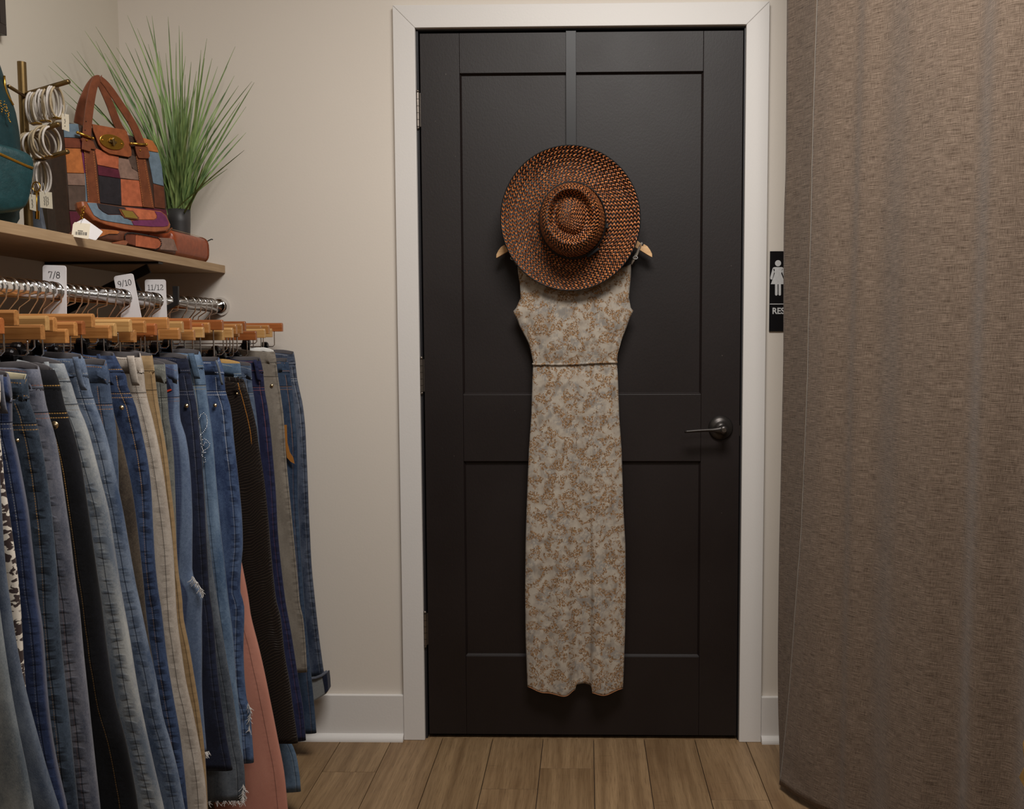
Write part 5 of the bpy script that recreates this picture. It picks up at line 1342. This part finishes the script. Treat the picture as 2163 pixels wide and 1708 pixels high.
def bracelet(ctr, rx, rz, axis, n_str, spread, mats, label, gname, seed, tagl=None):
    r = random.Random(seed); b = thing('bracelet', label, 'bracelet', ctr+Vector((0, 0, -rz)), gname)
    ax = Vector(axis).normalized(); e1 = Vector((0, 0, 1)).cross(ax).normalized(); e2 = Vector((0, 0, 1))
    for i in range(n_str):
        of = ax*spread*(i/(max(1, n_str-1))-.5); k1, k2 = r.uniform(.9, 1.06), r.uniform(.93, 1.04); tw = r.uniform(-.25, .25)
        e = (e1+ax*tw).normalized()
        G().tube([ctr+of+e*rx*k1*cos(a)+e2*rz*k2*(sin(a)-.0) for a in [2*pi*k/36 for k in range(36)]], .0023, 8, closed=True).build('strand', mats[i % len(mats)], b, smooth=True)
    w_ = .0045; c = ctr+e2*rz*.98
    G().obox(c, ax*(spread*.7+.002), e1*.0025, e2*.003).build('knot', mats[0], b, bevel=.001)
    G().obox(ctr-e2*rz*.97, ax*(spread*.6+.002), e1*.007, e2*.0016).build('clasp', M_BRASS, b, bevel=.0006)
    return b
wh = 'white leather bracelets on the brass stand'
A0, A1 = arms[0]; axd = (A1-A0).normalized()
for i, (x, lab) in enumerate(((73, 'white stranded bracelet on the top arm, closest to the brass pole'), (93, 'white stranded bracelet in the middle of the top brass arm'), (114, 'white stranded bracelet near the tip of the top brass arm'))):
    t = (proj(A0)[0]-x)/(proj(A0)[0]-proj(A1)[0]); c = A0+(A1-A0)*t+Vector((0, 0, -.034))
    bracelet(c, .017, .032, axd*.3+Vector((.75, -.1, 0)), 3, .013, [M_WL, M_WL, M_CL], lab, wh, i)
A0, A1 = arms[1]; axd2 = (A1-A0).normalized()
names = ['beige and gold bangle on the middle arm, largely behind the backpack', 'beige and gold bangle second on the middle arm', 'beige and gold bangle centred on the middle arm', 'wide beige bangle with gold clasps near the tip of the middle arm']
for i, x in enumerate((48, 66, 84, 103)):
    t = (54-x)/(54-124.); c = A0+(A1-A0)*t+Vector((0, 0, -.029))
    bracelet(c, .028, .028+.001*i, axd2*.4+Vector((.75, -.1, 0)), 3, .014, [M_CL, M_CL, M_WL], names[i], 'beige bangles on the brass stand', 20+i)
A0, A1 = arms[2]
t = (54-84)/(54-143.); c = A0+(A1-A0)*t+Vector((0, 0, -.036))
bracelet(c, .017, .035, (A1-A0).normalized()*.3+Vector((.75, -.1, 0)), 4, .016, [M_WL, M_CL, M_WL], 'white looped bracelet alone on the lowest brass arm', wh, 40)
# little paper tags on the bracelets
YT = BSY-.05
def ptag(px, label, lines, Yp, rotd=False):
    P_ = [at(x, y, Y=Yp) for x, y in px]; c = sum(P_, Vector())/4
    b = thing('paper_tag', label, 'price tag', c, 'paper tags on the bracelets')
    cd = G().prism(P_, (0, 1, 0), .0006).build('tag_card', M_PAPER, b)
    g = G(); u_ = (P_[1]-P_[0]); v_ = (P_[3]-P_[0])
    for (a, b0, b1) in lines:
        q = P_[0]+u_*a+v_*b0; e = P_[0]+u_*a+v_*b1; n = int((e-q).length/.0022)
        for k in range(max(1, n)):
            s_ = q+(e-q)*(k+.1)/max(1, n); f = q+(e-q)*(k+.75)/max(1, n); g.tube([s_+Vector((.0008*((k*7) % 3-1), -.0004, 0)), f+Vector((0, -.0004, 0))], .0005, 4)
    g.build('print_lines', M_INK, b, kind='stuff')
    top_ = (P_[0]+P_[1])/2; G().tube([top_+Vector((-.004, 0, .018)), top_+Vector((0, -.0005, -.004)), top_+Vector((.005, 0, .018))], .0004, 4).build('string', M_WHITE, b)
ptag([(83, 404), (109, 406), (111, 441), (85, 438)], 'square cream tag hanging in front of the dark handbag side', [(.4, .3, .85), (.55, .25, .9), (.7, .3, .8)], YT)
ptag([(61, 409), (75, 412), (76, 446), (63, 442)], 'narrow cream tag beside the small brass key', [(.5, .3, .85)], YT)
ptag([(130, 239), (145, 242), (146, 278), (131, 273)], 'tall cream tag below the tip of the top brass arm', [(.5, .3, .6), (.5, .7, .8)], YT)
ptag([(106, 244), (117, 243), (117, 275), (107, 274)], 'small pale tag half hidden behind the bangles', [(.5, .3, .7)], YT+.03)
kx = at(77, 405, Y=YT+.008); kb = at(78, 462, Y=YT+.008)
key = thing('key_pendant', 'small brass key pendant hanging under the lowest bracelet', 'key', kb)
G().tube([kx, kb], .0016, 8).build('shank', M_BRASS, key, smooth=True)
G().prism([kb+Vector((a, 0, b)) for a, b in ((-.004, 0), (.004, -.001), (.005, .016), (-.003, .017))], (0, 1, 0), .0016).build('bit', M_BRASS, key)
G().tube([kx+Vector((.008*cos(a), 0, .010+.010*sin(a))) for a in [2*pi*k/16 for k in range(16)]], .0014, 6, closed=True).build('bow', M_BRASS, key, smooth=True)
# grey-blue soft case behind the stand
gp = thing('suede_case', 'grey-blue suede case standing behind the brass stand', 'case', (-1.235, BSY+.02, SZ1))
cs = [at(x, y, Y=BSY+.03) for x, y in [(60, 400), (80, 398), (84, 440), (94, 492), (60, 492)]]
for p in cs: p.z = max(p.z, SZ1+.001)
G().prism(cs, (-.2, 1, 0), .018).build('case_body', S_('suede_greyblue', 92, 98, 108), gp, bevel=.003)

# teal backpack
M_TEAL = S_('teal_leather', 22, 50, 54, rough=.42, nz=.7); M_TEAL2 = S_('teal_leather_light', 28, 62, 66, rough=.42, nz=.7)
TW = Vector((.50, .866, 0)); TNn = Vector((TW.y, -TW.x, 0))
tr = at(42, 300, X=-1.125); tc = tr-TW*.13
bpk = thing('backpack', 'dark teal leather backpack with gold zips at the left edge', 'backpack', (tc.x, tc.y, SZ1))
edge = [(447, 40), (430, 52), (400, 50), (370, 46), (330, 44), (300, 43), (280, 41), (240, 34), (200, 21), (160, 9), (128, -1), (100, -18), (85, -45), (78, -75)]
zz_ = []; 
for y, x in edge:
    p = at_plane(x, y, tr, TNn); zz_.append((p.z, (p-tc).dot(TW)))
zz_.sort()
rows = []
zlo, zhi = SZ1+.002, zz_[-1][0]
for i in range(29):
    t = i/28; z = zlo+(zhi-zlo)*t; hw = (interp(zz_, z)-.008)*(1 if t > .04 else .93); hd_ = .052*(1-.5*t**3)
    if i == 28: hw *= .4; hd_ *= .3
    rows.append([Vector((tc.x, tc.y, z))+TW*hw*math.copysign(abs(cos(a))**.6, cos(a))+TNn*hd_*math.copysign(abs(sin(a))**.7, sin(a)) for a in [2*pi*k/40 for k in range(40)]])
g = G(); g.sheet(rows, closed_u=True); g.face([k for k in range(40)]); b = len(g.v)-40; g.face([b+k for k in reversed(range(40))])
g.build('backpack_body', M_TEAL, bpk, smooth=True)
# front pocket
FP = tr+TNn*.075
ped = [(-60, 286), (0, 303), (30, 311), (52, 319), (64, 327), (70, 340), (69, 360), (65, 390), (60, 420), (54, 440), (40, 447), (0, 452), (-60, 455)]
P_ = [at_plane(x, y, FP, TNn) for x, y in ped]; cc = sum(P_, Vector())/len(P_); n_ = len(P_)
g = G()
for dep, sc in ((-.055, 1.0), (-.012, 1.0), (0, .985), (.009, .93), (.013, .8)): g.pts([cc+(p-cc)*sc+TNn*dep for p in P_])
for k in range(4):
    for i in range(n_):
        j = (i+1) % n_; g.face([k*n_+i, k*n_+j, (k+1)*n_+j, (k+1)*n_+i])
g.face([4*n_+i for i in range(n_)])
g.build('front_pocket', M_TEAL2, bpk, smooth=True, sub=1)
FPz = FP+TNn*.012
G().tube([at_plane(x, y, FPz, TNn) for x, y in [(-30, 314), (0, 325), (20, 334), (40, 343), (58, 351), (69, 355)]], .0028, 8).build('pocket_zip', M_BRASS, bpk, smooth=True)
G().tube([at_plane(x, y, tr+TNn*.030, TNn) for x, y in [(9, 160), (10, 180), (14, 196), (20, 208), (28, 222)]], .0022, 8).build('main_zip', M_BRASS, bpk, smooth=True)
bd = [(-4, 235), (0, 222), (2, 213), (3, 224), (4, 236), (7, 228), (10, 214), (11, 226), (12, 240), (15, 230), (14, 222), (17, 234), (18, 246), (20, 238), (19, 250), (22, 256), (24, 259)]
g = G(); FB = tc+TNn*.0535
for a, b in zip(bd, bd[1:]):
    for k in range(2):
        x = a[0]+(b[0]-a[0])*k/2; y = a[1]+(b[1]-a[1])*k/2; q = at_plane(x, y, FB, TNn)
        s_ = min(1, abs((q-tc).dot(TW))/.17); q = q-TNn*.030*s_**4; g.sphere(q, .0014, 6, 4)
g.build('beaded_lettering', M_BRASS, bpk, smooth=True, kind='stuff')
G().prism([at_plane(x, y, tr, TNn) for x, y in [(-20, 446), (14, 450), (18, 455), (14, 463), (0, 468), (-20, 470)]], TNn, .02).build('strap_end', M_TEAL, bpk, bevel=.004)

# ------------------------------------------------------------------ picture on the left wall
pf0 = at(15, 76, X=LX+.022)
pic = thing('picture_frame', 'black framed picture high on the left wall, only its corner in view', 'picture', (LX+.011, pf0.y-.3, pf0.z))
y1_, z0_ = pf0.y, pf0.z; y0_ = y1_-.60; z1_ = min(z0_+.45, CZ-.1); fw = .022
M_FRAME = plain('frame_black', C(38, 28, 26), .35)
for lo, hi in (((LX+.001, y0_, z0_), (LX+.022, y1_, z0_+fw)), ((LX+.001, y0_, z1_-fw), (LX+.022, y1_, z1_)), ((LX+.001, y1_-fw, z0_+fw), (LX+.022, y1_, z1_-fw)), ((LX+.001, y0_, z0_+fw), (LX+.022, y0_+fw, z1_-fw))):
    G().box(lo, hi).build('frame_rail', M_FRAME, pic, bevel=.001)
G().box((LX+.001, y0_+fw, z0_+fw), (LX+.012, y1_-fw, z1_-fw)).build('print', plain('dark_print', C(58, 56, 56), .3), pic)

# ------------------------------------------------------------------ mustard garment on a rack at the right edge
M_MUST = S_('mustard_knit', 158, 124, 72, .95)
gx = at(2157, 1600, Y=-1.22)
rk = thing('garment_rack', 'chrome garment rack outside the right edge of the frame', 'clothes rack', (1.02, -1.30, 0))
G().tube([(1.02, -1.62, 0.012), (1.02, -1.62, 1.45), (1.02, -1.24, 1.45), (1.02, -1.24, .012)], .011, 14).build('frame', M_CHROME, rk, smooth=True)
for y in (-1.62, -1.24): G().box((.90, y-.014, 0), (1.14, y+.014, .012)).build('foot', M_CHROME, rk, bevel=.002)
mu = thing('mustard_cardigan', 'mustard yellow garment peeking in at the lower right edge', 'cardigan', (1.0, -1.40, .42))
hem = [(2148, 1543), (2150, 1540), (2156, 1560), (2160, 1580)]
YG = -1.40
pxs = [(2190, 1100), (2185, 1300), (2178, 1480), (2170, 1530), (2158, 1545), (2153, 1575), (2160, 1600), (2158, 1620), (2145, 1640), (2144, 1652), (2160, 1660)]
XRt = sorted([(at(x, y, Y=YG).z, at(x, y, Y=YG).x) for x, y in pxs])
rows = []; zlo = XRt[0][0]
for i in range(50):
    z = zlo+(1.36-zlo)*i/49; xl = interp(XRt, z); xr = max(xl+.05, 1.25-.1*max(0, z-1.0)); row = []
    if z > 1.25: xl = xl+(z-1.25)*1.6
    for k in range(32):
        a = 2*pi*k/32; row.append(((xl+xr)/2+(xr-xl)/2*math.copysign(abs(cos(a))**.6, cos(a)), YG+.022*sin(a)+.008*sin(xl*9+z*8+cos(a)*6), z))
    rows.append(row)
g = G(); g.sheet(rows, closed_u=True); g.face([k for k in range(32)]); b = len(g.v)-32; g.face([b+k for k in reversed(range(32))])
g.build('knit_body', M_MUST, mu, smooth=True)
G().tube([(1.02, YG, 1.34), (1.02, YG, 1.40), (1.035, YG, 1.42)]+[(1.02+.0135*cos(radians(a)), YG, 1.45+.0135*sin(radians(a))) for a in range(-30, 190, 20)], .0016, 6).build('hanger_hook', M_CHROME, mu, smooth=True)
